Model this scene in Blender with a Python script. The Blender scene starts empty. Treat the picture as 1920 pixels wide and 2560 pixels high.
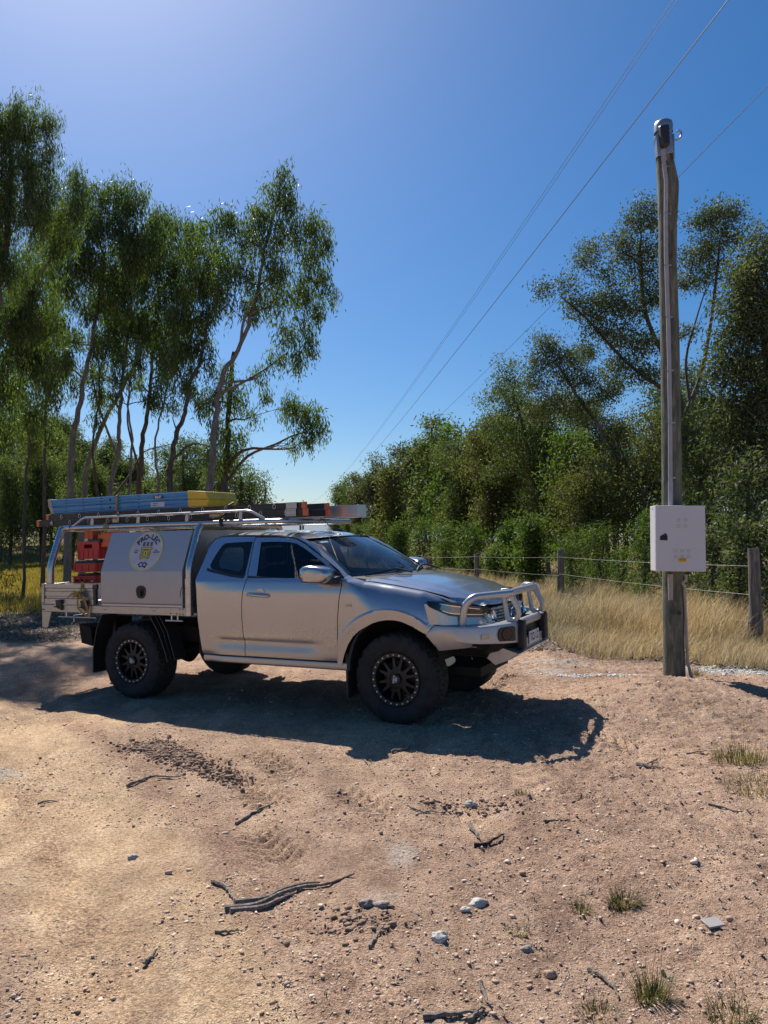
import bpy, bmesh, math, random
import numpy as np
from mathutils import Vector, Matrix
from mathutils.geometry import tessellate_polygon
R_ = math.radians
scene = bpy.context.scene
col = scene.collection
rnd = random.Random(7)

# ------------------------------------------------------------------ camera, sky, sun, exposure
PITCH, FPX, CAMH = R_(2.13), 1880.0, 1.62          # focal length in pixels of the 1920x2560 photograph
cd = bpy.data.cameras.new('camera'); cam = bpy.data.objects.new('camera', cd); col.objects.link(cam)
cd.sensor_fit = 'VERTICAL'; cd.sensor_height = 32.0; cd.lens = 32.0*FPX/2560.0
cd.clip_start = 0.05; cd.clip_end = 6000
cam.location = (0, 0, CAMH); cam.rotation_euler = (R_(90)+PITCH, 0, 0)
scene.camera = cam
SUN_EL, SUN_AZ = R_(49.5), R_(-25)                    # sun ahead of the camera, a little to the left
sdir = Vector((math.sin(SUN_AZ)*math.cos(SUN_EL), math.cos(SUN_AZ)*math.cos(SUN_EL), math.sin(SUN_EL)))
world = bpy.data.worlds.new('World'); scene.world = world; world.use_nodes = True
wn = world.node_tree; bg = wn.nodes['Background']
sky = wn.nodes.new('ShaderNodeTexSky'); sky.sky_type = 'NISHITA'; sky.sun_disc = False
sky.sun_elevation = SUN_EL; sky.sun_rotation = SUN_AZ
sky.altitude = 0; sky.air_density = 1.0; sky.dust_density = 0.8; sky.ozone_density = 6
hsv = wn.nodes.new('ShaderNodeHueSaturation'); hsv.inputs['Saturation'].default_value = 1.3      # clear deep winter blue
wn.links.new(sky.outputs[0], hsv.inputs['Color']); wn.links.new(hsv.outputs[0], bg.inputs[0]); bg.inputs[1].default_value = 0.073
ld = bpy.data.lights.new('sun', 'SUN'); ld.energy = 5.0; ld.angle = R_(0.5); ld.color = (1.0, 0.945, 0.87)
sun = bpy.data.objects.new('sun', ld); col.objects.link(sun); sun.location = sdir*60
sun.rotation_euler = (-sdir).to_track_quat('-Z', 'Y').to_euler()
scene.view_settings.view_transform = 'Standard'; scene.view_settings.look = 'None'
scene.view_settings.exposure = 0.5; scene.view_settings.gamma = 1.0
scene.render.engine = 'CYCLES'
scene.cycles.max_bounces = 10; scene.cycles.transparent_max_bounces = 16
scene.cycles.sample_clamp_indirect = 6

# ------------------------------------------------------------------ small helpers
cp, sp = math.cos(PITCH), math.sin(PITCH)
def ray(px, py):
    a = (px-960)/FPX; b = -(py-1280)/FPX
    return Vector((a, cp-b*sp, sp+b*cp))
def at(px, py, d):
    r = ray(px, py); return Vector((0, 0, CAMH)) + r*(d/r.y)

def sstep(a, b, x):
    t = np.clip((np.asarray(x, float)-a)/(b-a), 0, 1); return t*t*(3-2*t)
def vnoise(x, y, seed=0):
    x = np.asarray(x, float); y = np.asarray(y, float)
    xi = np.floor(x).astype(np.int64); yi = np.floor(y).astype(np.int64); fx = x-xi; fy = y-yi
    fx = fx*fx*(3-2*fx); fy = fy*fy*(3-2*fy)
    def h(i, j):
        n = (i*374761393 + j*668265263 + seed*2246822519) & 0xffffffff
        n = ((n ^ (n >> 13))*1274126177) & 0xffffffff
        return ((n ^ (n >> 16)) & 0xffff)/65535.0
    return (h(xi, yi)*(1-fx)+h(xi+1, yi)*fx)*(1-fy)+(h(xi, yi+1)*(1-fx)+h(xi+1, yi+1)*fx)*fy
def fbm(x, y, o=4, seed=0):
    s = 0; a = .5
    for k in range(o):
        s = s + a*(vnoise(x*2**k, y*2**k, seed+k*17)-.5); a *= .5
    return s

def tag(o, label=None, cat=None, group=None, kind=None):
    if label: o['label'] = label
    if cat: o['category'] = cat
    if group: o['group'] = group
    if kind: o['kind'] = kind
    return o
def empty(name, loc=(0, 0, 0), rot=(0, 0, 0)):
    o = bpy.data.objects.new(name, None); col.objects.link(o); o.location = loc; o.rotation_euler = rot
    o.empty_display_size = .2
    return o
def link(name, me, mat, parent=None, smooth=None, bevel=None):
    o = bpy.data.objects.new(name, me); col.objects.link(o)
    if mat is not None: me.materials.append(mat)
    if parent is not None: o.parent = parent
    if smooth:
        me.shade_smooth(); me.set_sharp_from_angle(angle=R_(smooth))
    if bevel:
        b = o.modifiers.new('bevel', 'BEVEL'); b.width = bevel; b.segments = 2; b.limit_method = 'ANGLE'; b.angle_limit = R_(40)
        me.shade_smooth(); me.set_sharp_from_angle(angle=R_(35))
    return o
def kids(o): return [c for c in bpy.data.objects if c.parent == o]
def copy_tree(o, parent=None):
    c = o.copy(); col.objects.link(c)
    if parent is not None: c.parent = parent
    for ch in kids(o): copy_tree(ch, c)
    return c

class MB:
    def __init__(s): s.v = []; s.f = []
    def add(s, vs, fs):
        n = len(s.v); s.v += [tuple(p) for p in vs]; s.f += [tuple(i+n for i in f) for f in fs]; return s
    def box(s, a, b, M=None):
        x0, y0, z0 = a; x1, y1, z1 = b
        vs = [Vector(p) for p in ((x0,y0,z0),(x1,y0,z0),(x1,y1,z0),(x0,y1,z0),(x0,y0,z1),(x1,y0,z1),(x1,y1,z1),(x0,y1,z1))]
        if M is not None: vs = [M @ p for p in vs]
        return s.add(vs, [(0,3,2,1),(4,5,6,7),(0,1,5,4),(1,2,6,5),(2,3,7,6),(3,0,4,7)])
    def hexa(s, p):                       # eight corners, bottom ring then top ring
        return s.add(p, [(0,3,2,1),(4,5,6,7),(0,1,5,4),(1,2,6,5),(2,3,7,6),(3,0,4,7)])
    def prism(s, poly, axis, a, b, M=None):
        """poly of 2D points extruded along axis 0/1/2 from a to b"""
        def p3(p, t):
            if axis == 0: q = Vector((t, p[0], p[1]))
            elif axis == 1: q = Vector((p[0], t, p[1]))
            else: q = Vector((p[0], p[1], t))
            return M @ q if M is not None else q
        n = len(poly); vs = [p3(p, a) for p in poly]+[p3(p, b) for p in poly]
        fs = [(i, (i+1) % n, n+(i+1) % n, n+i) for i in range(n)]
        tri = tessellate_polygon([[Vector((p[0], p[1], 0)) for p in poly]])
        fs += [tuple(t) for t in tri] + [tuple(n+i for i in reversed(t)) for t in tri]
        return s.add(vs, fs)
    def tube(s, pts, r, n=8, caps=True):
        pts = [Vector(p) for p in pts]; rs = r if isinstance(r, (list, tuple)) else [r]*len(pts)
        vs = []; up = None
        for i, p in enumerate(pts):
            if i == 0: t = pts[1]-p
            elif i == len(pts)-1: t = p-pts[i-1]
            else: t = (pts[i+1]-p).normalized()+(p-pts[i-1]).normalized()
            t.normalize()
            if up is None:
                up = t.cross(Vector((0,0,1)))
                if up.length < .1: up = t.cross(Vector((1,0,0)))
                up.normalize()
            else:
                up = (up - t*up.dot(t)).normalized()
            w = t.cross(up)
            for k in range(n):
                a = 2*math.pi*k/n; vs.append(p+(up*math.cos(a)+w*math.sin(a))*rs[i])
        fs = []
        for i in range(len(pts)-1):
            for k in range(n):
                fs.append((i*n+k, i*n+(k+1) % n, (i+1)*n+(k+1) % n, (i+1)*n+k))
        if caps: fs += [tuple(reversed(range(n))), tuple((len(pts)-1)*n+k for k in range(n))]
        return s.add(vs, fs)
    def lathe(s, prof, axis, c=(0,0,0), n=48, close=False, mod=None):
        """prof: (radius, along) ; axis 1 = along local y"""
        vs = []
        for j in range(n):
            a = 2*math.pi*j/n
            for i, (r, t) in enumerate(prof):
                if mod: r = r+mod(i, j)
                if axis == 1: vs.append((c[0]+r*math.cos(a), c[1]+t, c[2]+r*math.sin(a)))
                elif axis == 2: vs.append((c[0]+r*math.cos(a), c[1]+r*math.sin(a), c[2]+t))
                else: vs.append((c[0]+t, c[1]+r*math.cos(a), c[2]+r*math.sin(a)))
        m = len(prof); fs = []
        for j in range(n):
            k = (j+1) % n
            for i in range(m-1 if not close else m):
                i2 = (i+1) % m
                fs.append((j*m+i, j*m+i2, k*m+i2, k*m+i))
        return s.add(vs, fs)
    def grid(s, P):                       # P[i][j] rows of points
        n = len(P[0]); vs = [p for row in P for p in row]
        fs = [(i*n+j, i*n+j+1, (i+1)*n+j+1, (i+1)*n+j) for i in range(len(P)-1) for j in range(n-1)]
        return s.add(vs, fs)
    def poly(s, loops, fn):               # loops: outer + holes in 2D, fn(p)->3D
        tri = tessellate_polygon([[Vector((p[0], p[1], 0)) for p in l] for l in loops])
        return s.add([fn(p) for l in loops for p in l], [tuple(t) for t in tri])
    def mesh(s, name):
        me = bpy.data.meshes.new(name); me.from_pydata(s.v, [], s.f); me.update(); return me
    def build(s, name, mat, parent=None, smooth=None, bevel=None, fixn=False):
        me = s.mesh(name)
        if fixn:
            bm = bmesh.new(); bm.from_mesh(me); bmesh.ops.remove_doubles(bm, verts=bm.verts, dist=1e-5)
            bmesh.ops.recalc_face_normals(bm, faces=bm.faces); bm.to_mesh(me); bm.free()
        return link(name, me, mat, parent, smooth, bevel)

def arr_mesh(name, V, Fc, k):
    """fast mesh from arrays: V (n,3), Fc (m,k)"""
    me = bpy.data.meshes.new(name); V = np.asarray(V, np.float32); Fc = np.asarray(Fc, np.int32)
    me.vertices.add(len(V)); me.vertices.foreach_set('co', V.ravel())
    me.loops.add(Fc.size); me.loops.foreach_set('vertex_index', Fc.ravel())
    me.polygons.add(len(Fc)); me.polygons.foreach_set('loop_start', np.arange(0, Fc.size, k, dtype=np.int32))
    me.update(calc_edges=True); me.validate(); return me

def interp(tab, x):
    return float(np.interp(x, [t[0] for t in tab], [t[1] for t in tab]))
def arc(c, r, a0, a1, n):
    return [(c[0]+r*math.cos(R_(a0+(a1-a0)*i/n)), c[1]+r*math.sin(R_(a0+(a1-a0)*i/n))) for i in range(n+1)]
def rrect(x0, z0, x1, z1, r, n=4):
    return (arc((x1-r, z1-r), r, 0, 90, n)+arc((x0+r, z1-r), r, 90, 180, n)+arc((x0+r, z0+r), r, 180, 270, n)+arc((x1-r, z0+r), r, 270, 360, n))
def smooth_path(pts, k=6):
    """Catmull-Rom through 3D points"""
    P = [Vector(p) for p in pts]; P = [P[0]*2-P[1]]+P+[P[-1]*2-P[-2]]; out = []
    for i in range(1, len(P)-2):
        for j in range(k):
            t = j/k; a, b, c, d = P[i-1], P[i], P[i+1], P[i+2]
            out.append(.5*((2*b)+(c-a)*t+(2*a-5*b+4*c-d)*t*t+(3*b-a-3*c+d)*t**3))
    out.append(P[-2]); return out
def round_corner(pts, rad, n=6):
    """polyline with every inner corner rounded by rad"""
    P = [Vector(p) for p in pts]; out = [P[0]]
    for i in range(1, len(P)-1):
        a = (P[i-1]-P[i]); b = (P[i+1]-P[i]); r = min(rad, a.length*.49, b.length*.49)
        p0 = P[i]+a.normalized()*r; p2 = P[i]+b.normalized()*r
        for k in range(n+1):
            t = k/n; out.append(p0*(1-t)**2+P[i]*2*t*(1-t)+p2*t*t)
    out.append(P[-1]); return out

def text_mesh(s, size, bold=0.0, shear=0.0, align='CENTER'):
    cu = bpy.data.curves.new('lettering', 'FONT'); cu.body = s; cu.size = size; cu.offset = bold
    cu.align_x = align; cu.align_y = 'CENTER'; cu.shear = shear; cu.resolution_u = 3
    o = bpy.data.objects.new('lettering', cu); col.objects.link(o)
    dg = bpy.context.evaluated_depsgraph_get(); me = bpy.data.meshes.new_from_object(o.evaluated_get(dg))
    vs = [v.co.copy() for v in me.vertices]; fs = [tuple(p.vertices) for p in me.polygons]
    bpy.data.objects.remove(o); bpy.data.meshes.remove(me); bpy.data.curves.remove(cu)
    return vs, fs

# ------------------------------------------------------------------ materials
def new_mat(name):
    m = bpy.data.materials.new(name); m.use_nodes = True
    return m, m.node_tree, m.node_tree.nodes['Principled BSDF']
def N(nt, t, **kw):
    n = nt.nodes.new(t)
    for k, v in kw.items(): setattr(n, k, v)
    return n
def noise(nt, scale, detail=4, rough=.6, vec=None, dist=0):
    n = N(nt, 'ShaderNodeTexNoise'); n.inputs['Scale'].default_value = scale; n.inputs['Detail'].default_value = detail
    n.inputs['Roughness'].default_value = rough; n.inputs['Distortion'].default_value = dist
    if vec is not None: nt.links.new(vec, n.inputs['Vector'])
    return n
def ramp(nt, fac, stops):
    r = N(nt, 'ShaderNodeValToRGB'); nt.links.new(fac, r.inputs[0]); e = r.color_ramp.elements
    e[0].position, e[0].color = stops[0][0], (*stops[0][1], 1); e[1].position, e[1].color = stops[-1][0], (*stops[-1][1], 1)
    for p, c in stops[1:-1]:
        q = e.new(p); q.color = (*c, 1)
    return r
def mixc(nt, fac, a, b, mode='MIX'):
    m = N(nt, 'ShaderNodeMix', data_type='RGBA', blend_type=mode)
    for sock, v in ((m.inputs[0], fac), (m.inputs[6], a), (m.inputs[7], b)):
        if hasattr(v, 'links'): nt.links.new(v, sock)
        elif isinstance(v, (int, float)): sock.default_value = v
        else: sock.default_value = (*v, 1)
    return m.outputs[2]
def bump(nt, b, h, strength, dist=.01):
    n = N(nt, 'ShaderNodeBump'); n.inputs['Strength'].default_value = strength; n.inputs['Distance'].default_value = dist
    nt.links.new(h, n.inputs['Height']); nt.links.new(n.outputs[0], b.inputs['Normal']); return n
def coords(nt, kind='Object'):
    return N(nt, 'ShaderNodeTexCoord').outputs[kind]
def simple(name, c, rough=.5, metal=0, var=.12, scale=8, coat=0, bmp=0, bscale=60, spec=.5, coatr=.05):
    m, nt, b = new_mat(name); tc = coords(nt)
    n = noise(nt, scale, 5, .6, tc)
    lo = tuple(x*(1-var) for x in c); hi = tuple(min(1, x*(1+var)) for x in c)
    r = ramp(nt, n.outputs[0], [(.3, lo), (.7, hi)]); nt.links.new(r.outputs[0], b.inputs['Base Color'])
    b.inputs['Roughness'].default_value = rough; b.inputs['Metallic'].default_value = metal
    b.inputs['Coat Weight'].default_value = coat; b.inputs['Coat Roughness'].default_value = coatr
    b.inputs['Specular IOR Level'].default_value = spec
    if bmp: bump(nt, b, noise(nt, bscale, 4, .6, tc).outputs[0], bmp)
    return m
def mat_dusty(name, c, rough, metal, coat, dustc, dust, zlo, zhi):
    """paint that carries a film of dust low on the sides"""
    m, nt, b = new_mat(name); tc = coords(nt)
    sx = N(nt, 'ShaderNodeSeparateXYZ'); nt.links.new(tc, sx.inputs[0])
    mr = N(nt, 'ShaderNodeMapRange'); nt.links.new(sx.outputs[2], mr.inputs[0])
    mr.interpolation_type = 'SMOOTHERSTEP'; mr.inputs[1].default_value = zlo; mr.inputs[2].default_value = zhi+.35; mr.inputs[3].default_value = 1; mr.inputs[4].default_value = 0
    n = noise(nt, 5, 6, .65, tc)
    mu = N(nt, 'ShaderNodeMath', operation='MULTIPLY'); nt.links.new(mr.outputs[0], mu.inputs[0]); nt.links.new(n.outputs[0], mu.inputs[1])
    m2 = N(nt, 'ShaderNodeMath', operation='MULTIPLY'); nt.links.new(mu.outputs[0], m2.inputs[0]); m2.inputs[1].default_value = dust*2
    ad = N(nt, 'ShaderNodeMath', operation='ADD', use_clamp=True); nt.links.new(m2.outputs[0], ad.inputs[0]); ad.inputs[1].default_value = dust*.12
    nt.links.new(mixc(nt, ad.outputs[0], c, dustc), b.inputs['Base Color'])
    iv = N(nt, 'ShaderNodeMapRange'); nt.links.new(ad.outputs[0], iv.inputs[0]); iv.inputs[3].default_value = metal; iv.inputs[4].default_value = 0
    nt.links.new(iv.outputs[0], b.inputs['Metallic'])
    ir = N(nt, 'ShaderNodeMapRange'); nt.links.new(ad.outputs[0], ir.inputs[0]); ir.inputs[3].default_value = rough; ir.inputs[4].default_value = .7
    nt.links.new(ir.outputs[0], b.inputs['Roughness'])
    b.inputs['Coat Weight'].default_value = coat; b.inputs['Coat Roughness'].default_value = .06
    return m
def mat_glass(name, tint, ior=1.5, rough=0.0):
    m = bpy.data.materials.new(name); m.use_nodes = True; nt = m.node_tree; nt.nodes.clear()
    out = N(nt, 'ShaderNodeOutputMaterial'); mx = N(nt, 'ShaderNodeMixShader'); tr = N(nt, 'ShaderNodeBsdfTransparent'); gl = N(nt, 'ShaderNodeBsdfGlossy')
    fr = N(nt, 'ShaderNodeFresnel'); ge = N(nt, 'ShaderNodeNewGeometry'); mi_ = N(nt, 'ShaderNodeMapRange')   # thin pane: same reflection from either side
    nt.links.new(ge.outputs['Backfacing'], mi_.inputs[0]); mi_.inputs[3].default_value = ior; mi_.inputs[4].default_value = 1/ior; nt.links.new(mi_.outputs[0], fr.inputs[0])
    no = noise(nt, 3, 3, .5, coords(nt)); r = ramp(nt, no.outputs[0], [(.3, tuple(t*.93 for t in tint)), (.7, tint)])
    nt.links.new(r.outputs[0], tr.inputs[0]); gl.inputs['Roughness'].default_value = rough
    nt.links.new(fr.outputs[0], mx.inputs[0]); nt.links.new(tr.outputs[0], mx.inputs[1]); nt.links.new(gl.outputs[0], mx.inputs[2])
    nt.links.new(mx.outputs[0], out.inputs[0]); return m
def mat_leaf(name, c1, c2, c3, trans=.35, rough=.45, spec=.5, tint=(1.4, 1.65, .6)):
    m, nt, b = new_mat(name); nt.nodes.remove(b)
    out = nt.nodes['Material Output']; geo = N(nt, 'ShaderNodeNewGeometry')
    rp = ramp(nt, geo.outputs['Random Per Island'], [(0, c1), (.55, c2), (1, c3)])
    no = noise(nt, .6, 3, .6, coords(nt)); rr = ramp(nt, no.outputs[0], [(.3, (.72, .78, .8)), (.7, (1.2, 1.12, .95))])
    cc = mixc(nt, 1.0, rp.outputs[0], rr.outputs[0], 'MULTIPLY')
    p = N(nt, 'ShaderNodeBsdfPrincipled'); nt.links.new(cc, p.inputs['Base Color']); p.inputs['Roughness'].default_value = rough
    p.inputs['Specular IOR Level'].default_value = spec
    t = N(nt, 'ShaderNodeBsdfTranslucent')
    tcm = mixc(nt, 1.0, cc, tint, 'MULTIPLY'); nt.links.new(tcm, t.inputs[0])
    mx = N(nt, 'ShaderNodeMixShader'); mx.inputs[0].default_value = trans
    nt.links.new(p.outputs[0], mx.inputs[1]); nt.links.new(t.outputs[0], mx.inputs[2]); nt.links.new(mx.outputs[0], out.inputs[0])
    return m
def mat_bark(name, c1, c2, c3, sz=(9, 9, 2.2)):
    m, nt, b = new_mat(name); tc = coords(nt); mp = N(nt, 'ShaderNodeMapping'); nt.links.new(tc, mp.inputs[0]); mp.inputs['Scale'].default_value = sz
    n = noise(nt, 1.6, 7, .7, mp.outputs[0], .6); r = ramp(nt, n.outputs[0], [(.32, c1), (.5, c2), (.68, c3)])
    nt.links.new(r.outputs[0], b.inputs['Base Color']); b.inputs['Roughness'].default_value = .85
    bump(nt, b, n.outputs[0], .7, .02); return m
def mat_alu(name, c=.5, rough=.34, brush=(1, 1, 1), metal=.9):
    m, nt, b = new_mat(name); tc = coords(nt); mp = N(nt, 'ShaderNodeMapping'); nt.links.new(tc, mp.inputs[0]); mp.inputs['Scale'].default_value = brush
    n = noise(nt, 22, 5, .6, mp.outputs[0]); r = ramp(nt, n.outputs[0], [(.3, (c*.86, c*.87, c*.88)), (.7, (c*1.08, c*1.08, c*1.09))])
    nt.links.new(r.outputs[0], b.inputs['Base Color']); b.inputs['Metallic'].default_value = metal
    rr = N(nt, 'ShaderNodeMapRange'); nt.links.new(n.outputs[0], rr.inputs[0]); rr.inputs[3].default_value = rough*.8; rr.inputs[4].default_value = rough*1.3
    nt.links.new(rr.outputs[0], b.inputs['Roughness']); return m

M = {}
M['paint'] = mat_dusty('silver_paint', (.40, .41, .44), .22, .80, .8, (.34, .25, .18), .14, .35, 1.0)
M['bar'] = mat_dusty('bar_paint', (.50, .50, .51), .33, .8, .3, (.30, .22, .16), .2, .5, 1.1)
M['canopy'] = mat_dusty('canopy_coat', (.40, .40, .41), .36, .5, .25, (.30, .22, .17), .22, .8, 1.9)
M['alu'] = mat_alu('tray_alloy', .40, .36)
M['tube'] = mat_alu('tube_alloy', .46, .27, (.3, 1, 1))
M['plank'] = mat_alu('plank_alloy', .55, .33, (.2, 4, 4))
M['black'] = simple('black_plastic', (.018, .018, .02), .45, bmp=.1)
M['blackm'] = simple('black_metal', (.014, .014, .015), .5, metal=.3, bmp=.15)
M['dark'] = simple('dark_underbody', (.012, .011, .010), .8)
M['tyre'] = simple('tyre_rubber', (.019, .0185, .019), .8, var=.5, scale=14, bmp=.25, bscale=120)
M['rim'] = simple('rim_black', (.016, .016, .018), .38, metal=.2, var=.1)
M['bolt'] = simple('steel_bolt', (.85, .84, .82), .45, metal=.2)
M['chrome'] = simple('chrome', (.75, .76, .78), .08, metal=1, var=.03)
M['glass'] = mat_glass('tinted_glass', (.13, .16, .20))
M['wsglass'] = mat_glass('windscreen_glass', (.72, .80, .80), 1.9)
M['lens'] = mat_glass('lamp_lens', (.85, .87, .9))
M['lampin'] = simple('lamp_reflector', (.30, .31, .33), .2, metal=.8)
M['lampblk'] = simple('lamp_black', (.008, .008, .010), .22, coat=.2, spec=.3)
M['seat'] = simple('seat_cloth', (.02, .02, .022), .9)
M['orange'] = simple('orange_plastic', (.55, .13, .05), .5)
M['orangeb'] = simple('orange_box_card', (.50, .12, .03), .6, var=.2)
M['red'] = simple('red_crate', (.42, .018, .022), .42, bmp=.05)
M['redd'] = simple('red_crate_hollow', (.20, .010, .012), .6)
M['blue'] = None
M['yellow'] = simple('yellow_cap', (.60, .40, .03), .5, var=.15)
M['fibre'] = simple('black_fibreglass', (.022, .021, .022), .5, bmp=.1)
M['strap'] = simple('webbing', (.27, .19, .05), .85, var=.3, scale=40)
M['white'] = simple('white_print', (.72, .72, .72), .5)
M['navy'] = simple('navy_print', (.012, .014, .05), .5)
M['logow'] = simple('logo_white', (.46, .46, .50), .45)
M['logoy'] = simple('logo_yellow', (.62, .52, .06), .45)
M['plate'] = simple('plate_white', (.62, .62, .60), .5)
M['rubber'] = simple('pad_rubber', (.012, .012, .012), .6)
M['cab'] = simple('cabinet_grey', (.56, .56, .58), .42, var=.03, scale=3, bmp=.05, bscale=400)
M['pvc'] = simple('grey_conduit', (.30, .30, .33), .5, var=.1)
M['pvco'] = simple('orange_tinted_conduit', (.31, .285, .27), .5)
M['sticker'] = simple('yellow_sticker', (.70, .50, .02), .5)
M['wire'] = simple('galvanised_wire', (.26, .25, .23), .6, metal=.3)
M['line'] = simple('overhead_wire', (.10, .12, .16), .5, metal=.3)
M['galv'] = simple('galvanised_steel', (.35, .36, .38), .4, metal=.8)
# blue fibreglass with long streaks
m, nt, b = new_mat('blue_fibreglass'); mp = N(nt, 'ShaderNodeMapping'); nt.links.new(coords(nt), mp.inputs[0]); mp.inputs['Scale'].default_value = (1.2, 20, 26)
n_ = noise(nt, 1.5, 6, .7, mp.outputs[0]); r_ = ramp(nt, n_.outputs[0], [(.3, (.035, .15, .34)), (.55, (.06, .23, .45)), (.75, (.16, .36, .55))])
nt.links.new(r_.outputs[0], b.inputs['Base Color']); b.inputs['Roughness'].default_value = .45; M['blue'] = m
M['bark'] = mat_bark('gum_bark', (.085, .075, .066), (.16, .145, .13), (.27, .245, .22))
M['barkd'] = mat_bark('dark_bark', (.035, .03, .026), (.075, .062, .052), (.15, .125, .105))
M['post'] = mat_bark('weathered_post', (.055, .045, .038), (.16, .135, .115), (.30, .26, .23), (22, 22, 2))
M['leafA'] = mat_leaf('gum_leaf_long', (.045, .068, .034), (.085, .115, .052), (.155, .20, .075), .50, .48, .4)
M['leafB'] = mat_leaf('gum_leaf_grey', (.045, .060, .036), (.085, .102, .056), (.155, .165, .095), .34, .6, .22)
M['leafC'] = mat_leaf('wattle_leaf', (.050, .080, .024), (.090, .135, .036), (.15, .195, .055), .40, .6, .22)
M['leafD'] = mat_leaf('far_leaf', (.055, .075, .034), (.098, .125, .052), (.17, .19, .075), .38, .6, .2)
M['leafE'] = mat_leaf('olive_leaf', (.060, .066, .030), (.110, .112, .045), (.185, .175, .075), .38, .6, .2)
M['leafL'] = mat_leaf('bright_lower_leaf', (.070, .090, .020), (.115, .140, .030), (.19, .20, .045), .42, .5, .4)
M['straw'] = mat_leaf('dry_grass', (.29, .215, .125), (.50, .40, .25), (.66, .56, .38), .30, .6, .3, (1.35, 1.25, .95))
M['field'] = mat_leaf('field_grass', (.17, .14, .03), (.28, .225, .055), (.40, .31, .10), .38, .6, .3, (1.4, 1.35, .7))
M['tuft'] = mat_leaf('green_tuft', (.045, .052, .018), (.095, .095, .035), (.30, .235, .12), .25, .6, .3)
M['litter'] = mat_leaf('leaf_litter', (.06, .045, .035), (.18, .13, .10), (.38, .31, .25), .1, .7, .3)
M['stick'] = mat_bark('dead_stick', (.07, .055, .045), (.20, .16, .13), (.38, .32, .27), (30, 30, 30))
M['char'] = simple('charred_wood', (.02, .017, .015), .9, bmp=.5)
M['stone'] = None
m, nt, b = new_mat('pebble'); geo = N(nt, 'ShaderNodeNewGeometry')
r_ = ramp(nt, geo.outputs['Random Per Island'], [(0, (.30, .19, .13)), (.3, (.42, .29, .21)), (.7, (.52, .38, .28)), (.92, (.62, .50, .40)), (1, (.70, .62, .52))])
nt.links.new(r_.outputs[0], b.inputs['Base Color']); b.inputs['Roughness'].default_value = .9; M['stone'] = m
M['clod'] = simple('dark_clod', (.25, .165, .115), .95, var=.4, scale=30, bmp=.6)
M['lime'] = simple('pale_lump', (.44, .42, .38), .95, var=.35, scale=25, bmp=.8, bscale=40)
M['whiterock'] = simple('white_rubble', (.66, .65, .60), .95, var=.25, scale=25, bmp=.6, bscale=40)
M['greyrock'] = simple('grey_rock', (.26, .22, .19), .9, var=.4, scale=12, bmp=.8, bscale=25)

# ------------------------------------------------------------------ truck frame (needed by the ground too)
TO = Vector((0.50447724, 7.41876824, 0.02852302))
TR = Matrix(((.8924352, .45044457, -.0256731), (-.45071475, .89265036, -.00561668), (.0203871, .01658377, .99965461)))

# ------------------------------------------------------------------ ground
def seg_dist(x, y, a, b):
    ax, ay = a; bx, by = b; dx, dy = bx-ax, by-ay; L = math.hypot(dx, dy)
    t = np.clip(((x-ax)*dx+(y-ay)*dy)/L**2, 0, 1)
    s = ((x-ax)*dy-(y-ay)*dx)/L                      # signed distance across
    d = np.hypot(x-(ax+t*dx), y-(ay+t*dy)); return t*L, s, d
RB = [(2.6, 12.0), (1.9, 17), (0.6, 26), (-2.5, 45), (-7.5, 80)]      # right road edge (x at y)
def right_edge(y): return np.interp(y, [p[1] for p in RB], [p[0] for p in RB])
def left_edge(y): return np.interp(y, [14, 17, 30, 60, 90], [-7.0, -7.2, -8.3, -11.5, -15])
def ygrass_right(x): return np.interp(x, [2.6, 3.6, 4.6, 6.5, 12, 30], [12.2, 11.4, 10.6, 10.3, 9.5, 9.0])
def base_z(x, y):
    x = np.asarray(x, float); y = np.asarray(y, float)
    z = -.62*sstep(12, 50, y) + .05*fbm(x*.35, y*.35, 3, 3)*2
    z = z + 1.6*sstep(72, 84, y)*sstep(-12, -20, x)                   # earth bank beyond the field
    lx = (x-TO.x)*TR[0][0]+(y-TO.y)*TR[1][0]; ly = (x-TO.x)*TR[0][1]+(y-TO.y)*TR[1][1]
    mk = sstep(-5.6, -4.2, lx)*sstep(1.9, .6, lx)*sstep(-2.2, -1.1, ly)*sstep(2.2, 1.1, ly)
    zc = TO.z+.0204*lx+.0166*ly-.004
    z = z*(1-mk)+zc*mk
    z = z + .24*np.exp(-((x-2.55)**2/1.1+(y-7.35)**2/.9))*(1-mk)
    z = z + .035*np.exp(-((x-3.3)**2/1.2+(y-8.1)**2/.10)) * sstep(1.6, 2.6, x) + .05*np.exp(-((x-5.0)**2/1.5+(y-8.2)**2/.5))
    return z
TRACKS = [((-1.35, 5.62), (-.62, 4.62)), ((-1.02, 5.80), (-.55, 5.14)), ((-.34, 4.98), (.08, 4.42)), ((1.55, 6.35), (1.95, 5.8)), ((1.5, 9.0), (1.1, 8.0)), ((-.75, 4.35), (-.5, 3.85))]
RUTS = [((-4.2, 8.6), (-.75, 2.6), .20, .030), ((-3.1, 8.0), (-.15, 2.9), .16, .022), ((-2.55, 4.9), (-1.4, 2.3), .22, .020), ((1.2, 3.0), (.35, 5.2), .22, .035), ((-5.4, 9.2), (-2.6, 4.0), .25, .03)]
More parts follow.
